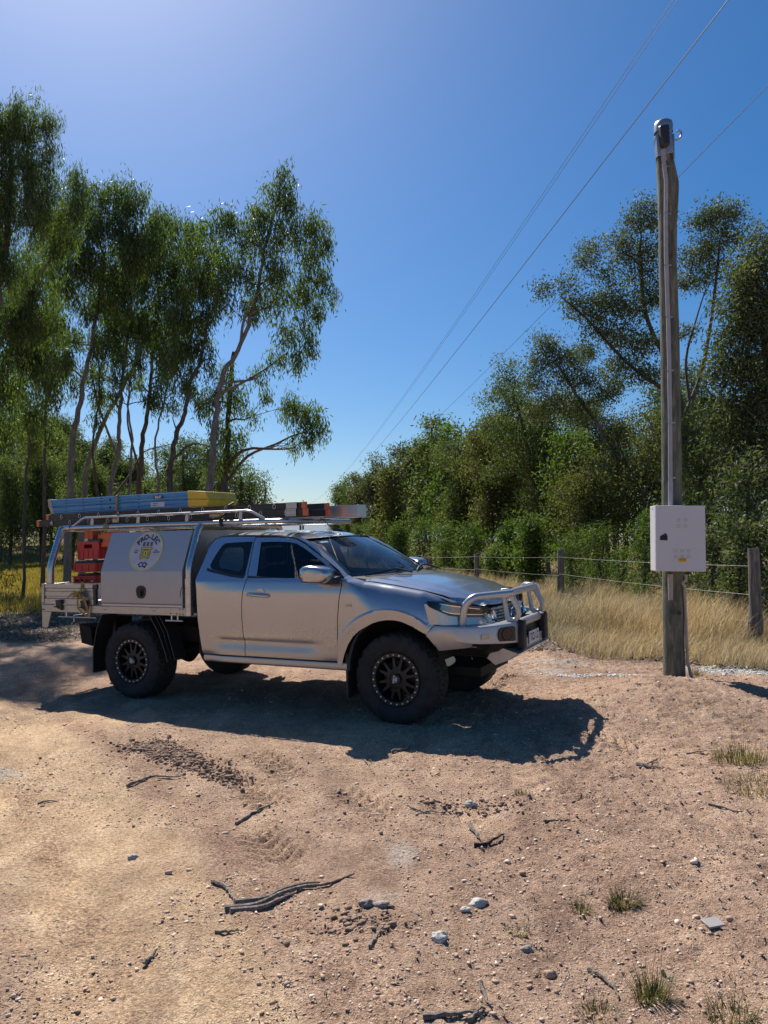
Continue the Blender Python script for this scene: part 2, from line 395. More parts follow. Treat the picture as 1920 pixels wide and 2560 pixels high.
def micro_z(x, y):
    n1 = fbm(x*1.3, y*1.3, 4, 11); n2 = fbm(x*7, y*7, 3, 23); n3 = vnoise(x*28, y*28, 31)-.5; n4 = vnoise(x*55+7, y*55, 37)-.5
    rough = .45+.9*sstep(-1.2, 1.8, x)+.5*sstep(.1, .4, fbm(x*.8, y*.8, 3, 51)+.1)
    z = .05*n1 + .026*n2*rough + .018*n3*rough + .009*np.clip(n4-.15, 0, 1)*4*rough
    for a, b_, w, dp in RUTS:
        t, s, d = seg_dist(x, y, a, b_); s2 = s+.12*np.sin(t*1.7)+.1*(vnoise(t*.9, s*0+3, 5)-.5)
        inside = sstep(0, .5, t)*sstep(0, .5, math.hypot(b_[0]-a[0], b_[1]-a[1])-t)
        z = z + inside*dp*(-np.exp(-(s2/w)**2)+.6*np.exp(-((np.abs(s2)-1.6*w)/(w*.45))**2))
    for k, (a, b_) in enumerate(TRACKS):
        t, s, d = seg_dist(x, y, a, b_)
        L = math.hypot(b_[0]-a[0], b_[1]-a[1]); mk = sstep(.15, .11, np.abs(s))*sstep(0, .12, t)*sstep(0, .12, L-t)*(d < .3)
        mk = mk*np.clip(.25+vnoise(x*4, y*4, 70+k)*2.2, 0, 1)
        ph = (t/.095+np.abs(s)/.095*1.0+.5*np.sign(s))
        z = z + mk*(.034*sstep(-.3, .3, np.sin(ph*2*math.pi))-.020)
    return z
def ground_z(x, y):
    near = sstep(40, 12, np.asarray(y, float))
    return base_z(x, y)+micro_z(np.asarray(x, float), np.asarray(y, float))*near
def gz(x, y): return float(ground_z(np.array([float(x)]), np.array([float(y)]))[0])

def axis_pts(a, b, step, lo, hi, g=1.16):
    fine = list(np.arange(a, b, step)); out = []; s = step; v = a
    while v > lo: s *= g; v -= s; out.append(max(v, lo))
    out = out[::-1]+fine; s = step; v = fine[-1]
    while v < hi: s *= g; v += s; out.append(min(v, hi))
    return np.array(out)
gx = axis_pts(-6.0, 6.2, .018, -2500, 2500, 1.13); gy = axis_pts(2.1, 10.8, .016, -2500, 4000, 1.09)
GX, GY = np.meshgrid(gx, gy); X, Y = GX.ravel(), GY.ravel()
Z = ground_z(X, Y); nx_, ny_ = len(gx), len(gy)
ii = np.arange((ny_-1)*(nx_-1)); r0 = ii//(nx_-1)*nx_+ii % (nx_-1)
me = arr_mesh('ground', np.stack([X, Y, Z], 1), np.stack([r0, r0+1, r0+1+nx_, r0+nx_], 1), 4); me.shade_smooth()
wob = fbm(X*.7, Y*.7, 4, 91)
isgr = np.maximum(sstep(-.4, .4, (Y-ygrass_right(X)+wob*1.5))*sstep(-.3, .5, X-right_edge(Y)+wob*1.2), sstep(-.5, .5, Y-16.5+wob*3)*sstep(.6, -.6, X-left_edge(Y)+wob*2))
lit = np.clip(sstep(11.6, 13.2, Y+wob*2)*sstep(20, 17, Y)*sstep(1.5, -1.5, X) + .8*sstep(9.6, 10.6, Y+wob)*sstep(13.5, 12, Y)*sstep(2.2, 3.2, X), 0, 1)
def lane_x(y, k): return np.interp(y, [1.5, 2.5, 3.2, 4.4, 6.8, 9.5], [-.10, -.48, -.84, -1.54, -3.31, -5.4]) if k == 0 else np.interp(y, [1.5, 2.5, 3.6, 5.5, 8.0], [-.5, -.94, -1.55, -2.85, -4.6])
sA = X-lane_x(Y, 0)+wob*.25; sB = X-lane_x(Y, 1)+wob*.25; wl = .16+.03*Y
sand = np.clip(.22*sstep(1.2, -1.6, X+wob*1.5)+1.0*np.exp(-(sA/wl)**4)+.8*np.exp(-(sB/wl)**4)+.35*np.clip(wob*3, 0, 1), 0, 1)*sstep(9.5, 6.5, Y)
ruf = np.clip(.9*np.exp(-((sA-.20-wl)/.13)**2)+.8*np.exp(-((sA+.16+wl)/.12)**2)+1.2*np.clip(fbm(X*.9, Y*1.6, 4, 133)*2.2-.12, 0, .8), 0, 1)*(.35+.65*vnoise(X*4, Y*4, 17))*sstep(11, 8, Y)
lime = np.zeros_like(X)
for cx_, cy_, rx_, ry_, st in ((2.55, 8.95, .62, .13, .9), (2.0, 9.3, .3, .2, .5), (4.85, 9.35, .95, .36, 1.5), (2.3, 10.0, .5, .25, .5), (.10, 3.95, .08, .16, .42), (-.02, 3.45, .10, .12, .2), (-2.6, 5.15, .2, .15, .5)):
    q = ((X-cx_)/rx_)**2+((Y-cy_)/ry_)**2; lime = np.maximum(lime, st*np.clip(1.3-q+fbm(X*6, Y*6, 3, 8)*2, 0, 1))
for nm, a_ in (('zone_grass', isgr), ('zone_litter', lit), ('zone_sand', sand), ('zone_rough', ruf), ('zone_lime', np.clip(lime, 0, 1))):
    at_ = me.attributes.new(nm, 'FLOAT', 'POINT'); at_.data.foreach_set('value', a_.astype(np.float32))
m, nt, b = new_mat('dirt'); tc = coords(nt)
def attr(nt, n): a = N(nt, 'ShaderNodeAttribute'); a.attribute_name = n; return a.outputs['Fac']
big = noise(nt, .55, 5, .6, tc); mid = noise(nt, 4.5, 6, .7, tc, .3); fin = noise(nt, 60, 5, .75, tc); gr = noise(nt, 190, 3, .6, tc)
pink = ramp(nt, mid.outputs[0], [(.28, (.32, .22, .16)), (.5, (.445, .315, .235)), (.72, (.56, .42, .32))])
tan = ramp(nt, mid.outputs[0], [(.28, (.45, .32, .205)), (.5, (.585, .43, .285)), (.72, (.70, .54, .38))])
c = mixc(nt, attr(nt, 'zone_sand'), pink.outputs[0], tan.outputs[0])
bv = ramp(nt, big.outputs[0], [(.32, (.74, .72, .74)), (.55, (1, 1, 1)), (.72, (1.12, 1.10, 1.04))]); c = mixc(nt, 1, c, bv.outputs[0], 'MULTIPLY')
fv = ramp(nt, fin.outputs[0], [(.36, (.56, .51, .48)), (.45, (.92, .90, .88)), (.54, (1.10, 1.09, 1.06)), (.63, (1.42, 1.38, 1.30))]); c = mixc(nt, .95, c, fv.outputs[0], 'MULTIPLY')
gv = ramp(nt, gr.outputs[0], [(.36, (.74, .71, .69)), (.5, (1.06, 1.05, 1.04)), (.64, (1.34, 1.31, 1.26))]); c = mixc(nt, .85, c, gv.outputs[0], 'MULTIPLY')
mpr = N(nt, 'ShaderNodeMapping'); nt.links.new(tc, mpr.inputs[0]); mpr.inputs['Rotation'].default_value = (0, 0, R_(-32)); mpr.inputs['Scale'].default_value = (2.2, .55, 1)
lane = noise(nt, 1.0, 6, .68, mpr.outputs[0], .5); lv = ramp(nt, lane.outputs[0], [(.34, (.80, .76, .76)), (.46, (1.0, .98, .97)), (.56, (1.16, 1.14, 1.11)), (.68, (1.30, 1.28, 1.20))]); c = mixc(nt, 1, c, lv.outputs[0], 'MULTIPLY')
vo = N(nt, 'ShaderNodeTexVoronoi'); vo.inputs['Scale'].default_value = 85; nt.links.new(tc, vo.inputs['Vector'])
vr = ramp(nt, vo.outputs['Distance'], [(.0, (1.3, 1.25, 1.2)), (.22, (1.08, 1.05, 1.02)), (.45, (.86, .84, .82))])
c = mixc(nt, .35, c, vr.outputs[0], 'MULTIPLY')
rf = ramp(nt, fin.outputs[0], [(.38, (.46, .42, .43)), (.5, (.80, .75, .75)), (.62, (1.05, 1.0, .98))]); cr_ = mixc(nt, 1, c, rf.outputs[0], 'MULTIPLY'); c = mixc(nt, attr(nt, 'zone_rough'), c, cr_)
lt = ramp(nt, fin.outputs[0], [(.35, (.075, .055, .042)), (.52, (.19, .135, .10)), (.68, (.36, .29, .23))]); c = mixc(nt, attr(nt, 'zone_litter'), c, lt.outputs[0])
gs = ramp(nt, fin.outputs[0], [(.35, (.10, .075, .03)), (.6, (.24, .18, .085))]); c = mixc(nt, attr(nt, 'zone_grass'), c, gs.outputs[0])
lm = ramp(nt, fin.outputs[0], [(.35, (.34, .30, .26)), (.6, (.62, .60, .54))]); c = mixc(nt, attr(nt, 'zone_lime'), c, lm.outputs[0])
nt.links.new(c, b.inputs['Base Color']); b.inputs['Roughness'].default_value = .95; b.inputs['Specular IOR Level'].default_value = .15
ad = N(nt, 'ShaderNodeMath', operation='ADD'); nt.links.new(fin.outputs[0], ad.inputs[0]); nt.links.new(gr.outputs[0], ad.inputs[1])
hv = N(nt, 'ShaderNodeMath', operation='MULTIPLY'); nt.links.new(vo.outputs['Distance'], hv.inputs[0]); hv.inputs[1].default_value = .45
sb = N(nt, 'ShaderNodeMath', operation='SUBTRACT'); nt.links.new(ad.outputs[0], sb.inputs[0]); nt.links.new(hv.outputs[0], sb.inputs[1])
bump(nt, b, sb.outputs[0], 1.0, .015)
tag(link('ground', me, m), kind='structure')

# distant hill
hx = np.linspace(-900, 700, 90); P = []
for k in range(5):
    P.append([(x, 1900+k*260, -2 + (k/4.0)**.8*(95*math.exp(-((x+250)/330)**2)+28*math.exp(-((x-250)/260)**2)+14+8*float(fbm(np.array([x*.01]), np.array([k*1.]), 3, 4)[0]))) for x in hx])
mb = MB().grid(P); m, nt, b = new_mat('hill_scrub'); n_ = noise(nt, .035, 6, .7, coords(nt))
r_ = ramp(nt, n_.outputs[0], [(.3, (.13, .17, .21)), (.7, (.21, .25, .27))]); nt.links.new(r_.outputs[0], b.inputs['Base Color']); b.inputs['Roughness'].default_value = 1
tag(mb.build('hill', m, smooth=60), kind='structure')

# ------------------------------------------------------------------ gravel, litter, grass (uncountable)
def scatter_blades(name, x, y, h, w, lean, mat, seed, bend=.5, label=None, cat='grass', win=None):
    """two-quad blades; arrays x,y,h,w,lean"""
    g = np.random.default_rng(seed); n = len(x); z = base_z(x, y)+micro_z(x, y)*sstep(40, 12, y)-.01
    a = g.uniform(0, 2*np.pi, n); dx, dy = np.cos(a), np.sin(a)
    la = g.uniform(0, 2*np.pi, n) if win is None else g.normal(win, 1.0, n)
    lx, ly = np.cos(la)*lean*h, np.sin(la)*lean*h
    B = np.stack([x, y, z], 1); W = np.stack([dx*w, dy*w, np.zeros(n)], 1)*.5
    Mid = B+np.stack([lx*.35, ly*.35, h*.55], 1); T = B+np.stack([lx, ly, h*(1-.25*lean)], 1)
    V = np.stack([B-W, B+W, Mid+W*.8, Mid-W*.8, T+W*.15, T-W*.15], 1).reshape(-1, 3)
    i = np.arange(n)*6; F = np.concatenate([np.stack([i, i+1, i+2, i+3], 1), np.stack([i+3, i+2, i+4, i+5], 1)])
    me = arr_mesh(name, V, F, 4); o = link(name, me, mat)
    if label: tag(o, label, cat, kind='stuff')
    return o
g = np.random.default_rng(3)
def dens(n, x0, x1, y0, y1, fn, pw=1.6):
    """random points, denser close to the camera, kept where fn says"""
    u = g.random(n*4); y = y0*(y1/y0)**(u**(1/pw) if pw < 1 else u); x = g.uniform(-1, 1, n*4)
    x = x0+(x1-x0)*(x*.5+.5); ok = fn(x, y) & (np.abs(x/y) < .62); return x[ok][:n], y[ok][:n]
fr = lambda x, y: (y > ygrass_right(x)+fbm(x*.7, y*.7, 3, 91)*1.5) & (x > right_edge(y)+.0) 
x, y = dens(120000, -3, 16, 9.8, 34, fr)
cl = np.clip(.75+fbm(x*.9, y*.9, 3, 5)*1.6, .35, 1.3); edge = np.clip((y-ygrass_right(x))/1.2, .35, 1)
scatter_blades('dry_grass', x, y, g.uniform(.36, .82, len(x))*cl*edge, g.uniform(.004, .009, len(x))*(y/11)**.8, g.uniform(.15, .75, len(x)), M['straw'], 5, label='tall straw coloured dry grass along the wire fence', win=.3)
x, y = dens(30000, -14, 20, 32, 95, lambda x, y: x > right_edge(y)-.5)
scatter_blades('dry_grass', x, y, g.uniform(.3, .6, len(x)), .035*(y/40), g.uniform(.2, .7, len(x)), M['straw'], 6, label='distant dry grass beside the road in front of the bush', win=.3)
x, y = dens(60000, -45, -4, 16.5, 78, lambda x, y: (x < left_edge(y)+fbm(x*.3, y*.3, 3, 9)*2))
scatter_blades('field_grass', x, y, g.uniform(.16, .36, len(x))*np.clip(.8+fbm(x*.4, y*.4, 3, 77)*1.5, .4, 1.2), .012*(y/18), g.uniform(.1, .5, len(x)), M['field'], 7, label='yellow green paddock grass behind the ute tray')
x, y = dens(9000, 1.6, 9, 8.9, 13, lambda x, y: (y > ygrass_right(x)-1.5+fbm(x*1.3, y*1.3, 3, 44)*2.4) & (y < ygrass_right(x)+.4) & (x > right_edge(y)))
scatter_blades('dry_grass', x, y, g.uniform(.08, .34, len(x)), g.uniform(.003, .007, len(x)), g.uniform(.3, .9, len(x)), M['straw'], 15, label='thin short dry grass fringe where the straw meets the dirt', win=.3)
# leaf litter: small flat curled flakes
def flakes(name, x, y, L, W, mat, seed, label, up=.35):
    g = np.random.default_rng(seed); n = len(x); z = base_z(x, y)+micro_z(x, y)*sstep(40, 12, y)+.006
    a = g.uniform(0, 2*np.pi, n); t = g.normal(0, up, n); d = np.stack([np.cos(a)*np.cos(t), np.sin(a)*np.cos(t), np.sin(t)], 1)*L[:, None]
    w = np.stack([-np.sin(a), np.cos(a), g.normal(0, up, n)], 1)*W[:, None]; P = np.stack([x, y, z+np.abs(np.sin(t))*L*.5], 1)
    V = np.stack([P-d*.5, P+w*.5, P+d*.5, P-w*.5], 1).reshape(-1, 3); F = np.arange(n*4).reshape(-1, 4)
    tag(link(name, arr_mesh(name, V, F, 4), mat), label, 'leaf litter', kind='stuff')
x, y = dens(26000, -9, 2, 11.3, 19, lambda x, y: (y+fbm(x*.7, y*.7, 4, 91)*2 > 12.2))
flakes('leaf_litter', x, y, g.uniform(.04, .14, len(x)), g.uniform(.008, .03, len(x)), M['litter'], 8, 'brown fallen gum leaves and bark under the trees behind the ute')
x, y = dens(22000, 1.2, 9, 8.9, 13.5, lambda x, y: (y > ygrass_right(x)-1.3))
flakes('leaf_litter', x, y, g.uniform(.03, .09, len(x)), g.uniform(.01, .035, len(x)), M['litter'], 9, 'dry leaf litter along the edge of the straw coloured grass')
x, y = dens(2600, -5, 6, 2.2, 10.5, lambda x, y: vnoise(x*1.1, y*1.1, 24) > .42)
flakes('ground_debris', x, y, g.uniform(.012, .055, len(x)), g.uniform(.002, .007, len(x)), M['litter'], 19, 'tiny twigs and bark bits scattered over the dirt', .12)
# pebbles over the bare dirt
def pebbles(name, x, y, s, mat, seed, label, cat='gravel', kind='stuff', flat=.55, sink=.2):
    g = np.random.default_rng(seed); n = len(x); z = ground_z(x, y)
    ico = np.array([(0,0,1),(.89,0,.45),(.28,.85,.45),(-.72,.53,.45),(-.72,-.53,.45),(.28,-.85,.45),(.72,.53,-.45),(-.28,.85,-.45),(-.89,0,-.45),(-.28,-.85,-.45),(.72,-.53,-.45),(0,0,-1)])
    fc = np.array([(0,1,2),(0,2,3),(0,3,4),(0,4,5),(0,5,1),(1,6,2),(2,7,3),(3,8,4),(4,9,5),(5,10,1),(6,7,2),(7,8,3),(8,9,4),(9,10,5),(10,6,1),(11,7,6),(11,8,7),(11,9,8),(11,10,9),(11,6,10)])
    V = ico[None]*g.uniform(.45, 1.35, (n, 12, 1))*np.stack([g.uniform(.7, 1.3, n), g.uniform(.6, 1, n), g.uniform(.35, .8, n)*flat*1.6], 1)[:, None]*s[:, None, None]
    a = g.uniform(0, 2*np.pi, n); ca, sa = np.cos(a)[:, None], np.sin(a)[:, None]
    V = np.stack([V[..., 0]*ca-V[..., 1]*sa, V[..., 0]*sa+V[..., 1]*ca, V[..., 2]], 2)+np.stack([x, y, z+s*sink], 1)[:, None]
    F = (fc[None]+(np.arange(n)*12)[:, None, None]).reshape(-1, 3)
    return tag(link(name, arr_mesh(name, V.reshape(-1, 3), F, 3), mat), label, cat, kind=kind)
x, y = dens(42000, -6, 6.5, 2.2, 11.5, lambda x, y: (vnoise(x*1.5, y*1.5, 4)+.9*sstep(-1.5, 1.5, x) > .62))
pebbles('gravel', x, y, np.clip(g.lognormal(math.log(.0042), .5, len(x)), .0022, .018), M['stone'], 11, 'small pink and tan gravel scattered over the dirt')
x, y = dens(230, -3, 5.5, 2.3, 10, lambda x, y: (vnoise(x*1.1, y*1.1, 14)+.7*sstep(-1, 2, x) > .75))
pebbles('gravel', x, y, g.uniform(.009, .020, len(x)), M['stone'], 12, 'larger angular stones among the gravel', flat=.6)
# dark crumbly soil pushed up by a wheel
t_ = g.random(3200); cxp = np.interp(t_, [0, .5, 1], [-1.95, -1.50, -.98]); cyp = np.interp(t_, [0, .5, 1], [5.98, 5.62, 5.05])
pebbles('soil_clods', cxp+g.normal(0, .11, 3200)*(1-.5*t_), cyp+g.normal(0, .08, 3200)*(1-.4*t_), np.clip(g.lognormal(math.log(.0075), .55, 3200), .004, .026), M['clod'], 13, 'dark brown churned soil clods in a curved line in front of the ute', 'soil', flat=.8)
for (cx_, cy_, n_s, sp_, mt, lb, ct) in ((2.5, 8.93, 900, (.42, .06), 'whiterock', 'pale grey rubble ridge just left of the power pole base', 'rubble'), (4.75, 9.35, 3200, (.50, .18), 'whiterock', 'white crushed rubble heap right of the power pole base', 'rubble'),
                                 (-.12, 3.22, 260, (.10, .07), 'clod', 'crumbled brown clods and small rocks right of the long bark strip', 'rubble'), (.52, 4.72, 420, (.20, .07), 'clod', 'dark crumbled soil and stones in the middle of the dirt', 'soil')):
    pebbles('soil_clods' if ct == 'soil' else 'rubble', g.normal(cx_, sp_[0], n_s), g.normal(cy_, sp_[1], n_s), np.clip(g.lognormal(math.log(.0065), .6, n_s), .003, .026), M[mt], 14, lb, ct)

# ================================================================== THE UTE
ute = empty('pickup_truck'); ute.matrix_world = TR.to_4x4(); ute.location = TO
tag(ute, 'silver single cab ute with alloy tray, canopy toolbox and tube bull bar parked on dirt', 'utility truck')
WTAB = [(.44,.885),(.50,.915),(.52,.930),(.56,.934),(.64,.921),(.665,.921),(.70,.936),(.75,.941),(.90,.945),(1.05,.946),(1.13,.945),(1.16,.942),(1.19,.937),(1.23,.929),(1.262,.920),(1.27,.906),(1.30,.890)]
WPLAIN = [(.44,.885),(.50,.915),(.56,.930),(.70,.939),(.90,.945),(1.05,.946),(1.13,.945),(1.16,.942),(1.19,.937),(1.23,.929),(1.262,.920),(1.27,.906),(1.30,.890)]
ZT_F = [(-.56,1.315),(-.50,1.300),(-.42,1.268),(-.30,1.236),(-.03,1.200),(.27,1.150),(.42,1.105),(.52,1.066),(.60,1.03)]
def taper(x):
    return interp([(-2.25,.022),(-2.0,.006),(-1.6,0),(0,0),(.25,.008),(.42,.035),(.52,.065),(.62,.115)], x)
def taper2(x, z): return taper(x)*(1-float(sstep(1.12, 1.262, z))) if x < -.4 else taper(x)
def Ydoor(x, z):
    k = float(sstep(-2.02, -1.86, x)*sstep(-.62, -.86, x)); return interp(WTAB, z)*k+interp(WPLAIN, z)*(1-k)-taper2(x, z)
def Yfend(x, z):
    zt = interp(ZT_F, x); s = max(zt-z, 0); k = float(sstep(-.47, -.12, x)); h = .10+.22*k
    e = 1-(1-min(s/h, 1))**2; yf = .795+.150*math.sqrt(max(e, 0)); y = yf if z > .9 else min(yf, interp(WPLAIN, z))
    y = yf*k+min(interp(WPLAIN, min(z, 1.3)), yf+.03)*(1-k) if z > .75 else interp(WPLAIN, z)
    r = math.hypot(x+.03, z-.40); y += .007*float(sstep(.606, .594, r)) - .008*float(sstep(.594, .50, r)); y = max(y, .948-.010*float(sstep(.594, .50, r))) if r < .600 and x < .3 else y
    return y-taper(x)
ARCH = [(-.452,.44),(-.448,.467),(-.444,.53),(-.430,.593),(-.400,.68),(-.354,.758),(-.300,.81),(-.239,.848),(-.18,.878),(-.112,.899),(-.04,.910),(.025,.911),(.09,.902),(.145,.884),(.21,.858),(.263,.828),(.30,.808),(.327,.795)]
def panel(mb, side, xl, xr, zb, zt, Yf, xs, nz):
    """columns xs (0..1), rows nz"""
    P = []
    for u in xs:
        xm = xl(.9)*(1-u)+xr(.9)*u; row = []
        b_, t_ = zb(xm), zt(xm)
        for j in range(nz+1):
            z = b_+(t_-b_)*j/nz; x = xl(z)*(1-u)+xr(z)*u
            row.append((x, side*Yf(x, z), z))
        P.append(row)
    mb.grid(P)
GAPR = [(.50,-1.578),(.527,-1.577),(.862,-1.601),(1.06,-1.597),(1.164,-1.580),(1.27,-1.546),(1.31,-1.53)]
GAPF = [(.50,-.549),(.522,-.549),(.891,-.533),(1.06,-.515),(1.174,-.493),(1.30,-.478)]
REAR = [(.45,-2.10),(.519,-2.118),(.85,-2.160),(1.171,-2.173),(1.27,-2.188)]
gh = lambda z: .905-.50*max(z-1.27, 0)
WIN_R = [(-1.949,1.610),(-1.80,1.618),(-1.612,1.621),(-1.592,1.288),(-1.758,1.305),(-2.030,1.356),(-2.061,1.395),(-2.045,1.45),(-2.009,1.538),(-1.982,1.585)]
WIN_F = [(-1.508,1.614),(-1.30,1.614),(-1.16,1.606),(-1.08,1.590),(-.985,1.547),(-.86,1.480),(-.737,1.410),(-.640,1.345),(-.575,1.288),(-.560,1.262),(-.914,1.258),(-1.25,1.272),(-1.452,1.290)]
CLR_R = [(-1.933,1.561),(-1.80,1.570),(-1.752,1.568),(-1.71,1.552),(-1.690,1.522),(-1.655,1.40),(-1.655,1.358),(-1.68,1.335),(-1.72,1.333),(-1.93,1.371),(-1.955,1.39),(-1.968,1.43),(-1.965,1.49),(-1.95,1.535)]
def inset(poly, d):
    n = len(poly); out = []; A = sum(poly[i][0]*poly[(i+1) % n][1]-poly[(i+1) % n][0]*poly[i][1] for i in range(n)); s = 1 if A > 0 else -1
    for i in range(n):
        p, a, c = Vector(poly[i]), Vector(poly[i-1]), Vector(poly[(i+1) % n]); e1 = (p-a).normalized(); e2 = (c-p).normalized()
        nn = (Vector((-e1.y, e1.x))+Vector((-e2.y, e2.x))); nn.normalize(); k = 1/max(.5, nn.dot(Vector((-e1.y, e1.x))))
        out.append(tuple(p+nn*d*s*k))
    return out
GUT = [(-2.205,-1.265),]
def dense(poly, step=.05, closed=True):
    out = []; n = len(poly)
    for i in range(n if closed else n-1):
        a, b_ = Vector(poly[i]), Vector(poly[(i+1) % n]); k = max(1, int((b_-a).length/step))
        for j in range(k): out.append(tuple(a+(b_-a)*j/k))
    return out
def side_parts(side):
    near = side < 0
    # rear quarter door: lower skin and window frame in one mesh
    mb = MB(); us = np.linspace(0, 1, 15)
    panel(mb, side, lambda z: interp(REAR, z), lambda z: interp(GAPR, z)-.004, lambda x: .522, lambda x: 1.27, Ydoor, us, 34)
    outer = [(-1.552,1.27),(-1.566,1.30),(-1.60,1.600),(-1.598,1.668),(-1.78,1.672),(-2.0,1.676),(-2.05,1.672),(-2.095,1.652),(-2.139,1.577),(-2.166,1.408),(-2.190,1.27)]
    f3 = lambda p: (p[0], side*gh(p[1]), p[1])
    mb.poly([dense(outer), dense(WIN_R)[::-1]], f3)
    dr = mb.build('rear_door', M['paint'], ute, smooth=30, fixn=True)
    # glass with blacked-out border
    fo = lambda d: (lambda p: (p[0], side*(gh(p[1])-d), p[1]))
    mb = MB().poly([inset(WIN_R, -.012), CLR_R[::-1]], fo(.005)); mb.build('window_border', M['lampblk'], dr)
    mb = MB().poly([inset(CLR_R, -.01)], fo(.011)); mb.build('window_glass', M['wsglass'], dr)
    # front door
    mb = MB(); us = np.linspace(0, 1, 30)
    panel(mb, side, lambda z: interp(GAPR, z)+.004, lambda z: interp(GAPF, z)-.004, lambda x: .522-.001*x, lambda x: 1.27, Ydoor, us, 34)
    outer = [(-1.546,1.27),(-1.558,1.30),(-1.592,1.600),(-1.590,1.660),(-1.30,1.655),(-1.15,1.640),(-1.089,1.628),(-1.0,1.590),(-.917,1.545),(-.80,1.480),(-.700,1.422),(-.60,1.355),(-.530,1.305),(-.496,1.27)]
    mb.poly([dense(outer), dense(WIN_F)], f3)
    df = mb.build('front_door', M['paint'], ute, smooth=30, fixn=True)
    MB().poly([inset(WIN_F, -.012)], fo(.010)).build('window_glass', M['glass'], df)
    # weather strip under the glass
    strip = [(-2.085,1.345),(-2.04,1.330),(-1.758,1.282),(-1.60,1.266)]
    def ribbon(path, w, off, name, mat, par):
        mb = MB(); P = [[(p[0], side*(gh(p[1]+dz)+off), p[1]+dz) for p in path] for dz in (0, w)]; mb.grid(P); mb.build(name, mat, par)
    ribbon(strip, .026, .004, 'weather_strip', M['black'], dr)
    ribbon([(-1.555,1.262),(-1.25,1.247),(-.914,1.232),(-.56,1.236)], .030, .004, 'weather_strip', M['black'], df)
    # handle: cup, bar, lock
    h = MB()
    h.prism([(-1.378+.055*math.cos(a)*1.0, 1.118+.055*math.sin(a)) for a in np.linspace(0, 2*math.pi, 20)[:-1]], 1, side*.938, side*.9475)
    hd = h.build('handle_cup', M['bar'], df, smooth=30)
    h = MB(); pth = [(-1.520, side*.962, 1.118), (-1.500, side*.975, 1.118), (-1.40, side*.985, 1.113), (-1.30, side*.978, 1.108), (-1.272, side*.955, 1.106)]
    pp = smooth_path(pth, 5)
    for (dy_, dz_) in ((0, 0),):
        P = [[(p.x, p.y+side*.010*math.cos(a), p.z+.017*math.sin(a)) for a in np.linspace(0, 2*math.pi, 13)] for p in pp]; h.grid(P)
        h.add([P[0][i] for i in range(12)], [tuple(range(12))]); h.add([P[-1][i] for i in range(12)], [tuple(range(12))])
    h.build('door_handle', M['paint'], df, smooth=50)
    # mirror
    mm = MB(); prof = [(-.815,1.300),(-.812,1.366),(-.780,1.388),(-.726,1.396),(-.640,1.392),(-.560,1.374),(-.528,1.352),(-.520,1.300),(-.535,1.262),(-.578,1.236),(-.700,1.232),(-.795,1.238)]
    cxm, czm = -.675, 1.315
    rings = [(-1.155,.55),(-1.148,.86),(-1.12,.98),(-1.07,1.0),(-.99,.97),(-.955,.80)]
    P = [[(cxm+(x-cxm)*k+ (0.02 if k < .7 else 0), -side*(-1)*(-yy)*-1 if False else side*(-yy), czm+(z-czm)*k) for x, z in prof+[prof[0]]] for yy, k in rings]
    mm.grid(P); mm.add([P[0][i] for i in range(len(prof))], [tuple(range(len(prof)))]); mm.add([P[-1][i] for i in range(len(prof))], [tuple(range(len(prof)))])
    mi = mm.build('mirror', M['paint'], df, smooth=60, fixn=True)
    a_ = MB().hexa([(-.62, side*.86, 1.225), (-.50, side*.875, 1.215), (-.53, side*1.02, 1.22), (-.66, side*1.04, 1.225), (-.60, side*.86, 1.285), (-.50, side*.875, 1.30), (-.53, side*1.0, 1.275), (-.62, side*1.04, 1.275)])
    a_.build('mirror_arm', M['black'], mi, bevel=.012)
    MB().prism([(-.640,1.262),(-.5,1.262),(-.53,1.31),(-.60,1.345)], 1, side*.868, side*.895).build('mirror_mount', M['black'], mi, bevel=.004)
    # fender
    mb = MB(); xs = [(-.486)+(t)*(.53+.486) for t in np.linspace(0, 1, 64)]
    xs = sorted(xs+[a[0]+.0005 for a in ARCH if a[0] > -.482]+[-.449, -.447, -.4445])
    x0, x1 = xs[0], xs[-1]
    ZB = [(-.60,.50),(-.4535,.475)]+[(a[0], max(a[1], .475)) for a in ARCH if a[0] > -.4535]+[(.40,.880),(.474,.955),(.52,.985),(.62,1.0)]
    us = [(x-x0)/(x1-x0) for x in xs]
    P = []
    for x in xs:
        zb_, zt_ = interp(ZB, x), interp(ZT_F, x); row = []
        for j in range(41):
            z = zb_+(zt_-zb_)*j/40; xx = x+(interp(GAPF, z)+.004-x0)*max(0, 1-(x-x0)/.25) if x < x0+.25 else x
            if x < -.44 and z < .47: xx = min(xx, x)
            row.append((xx, side*Yfend(xx, z), z))
        P.append(row)
    mb.grid(P)
    # inner lip of the arch
    lip = [(a[0], a[1]) for a in ARCH]; P = [[(x, side*(Yfend(x, z)), z) for x, z in lip], [(x*.995, side*(Yfend(x, z)-.05), z-.004) for x, z in lip]]; mb.grid(P)
    fe = mb.build('front_fender', M['paint'], ute, smooth=35, fixn=True)
    lin = MB(); lp = [(-.47,.36)]+[(a[0]*1.01, a[1]+.004) for a in ARCH]+[(.40,.70),(.46,.58)]
    lin.grid([[(x, side*.915, z) for x, z in lp], [(x*1.04, side*.52, z+.02) for x, z in lp]]); lin.build('arch_liner', M['dark'], ute)
    MB().box((-.475, min(side*.64, side*.915), .20), (-.455, max(side*.64, side*.915), .60)).build('mud_flap', M['black'], ute)
    bd = MB().prism(rrect(-.441, 1.018, -.382, 1.040, .006), 1, side*.925, side*.9515); bd.build('side_indicator', M['lampin'], fe, bevel=.002)
    # sill
    P = []
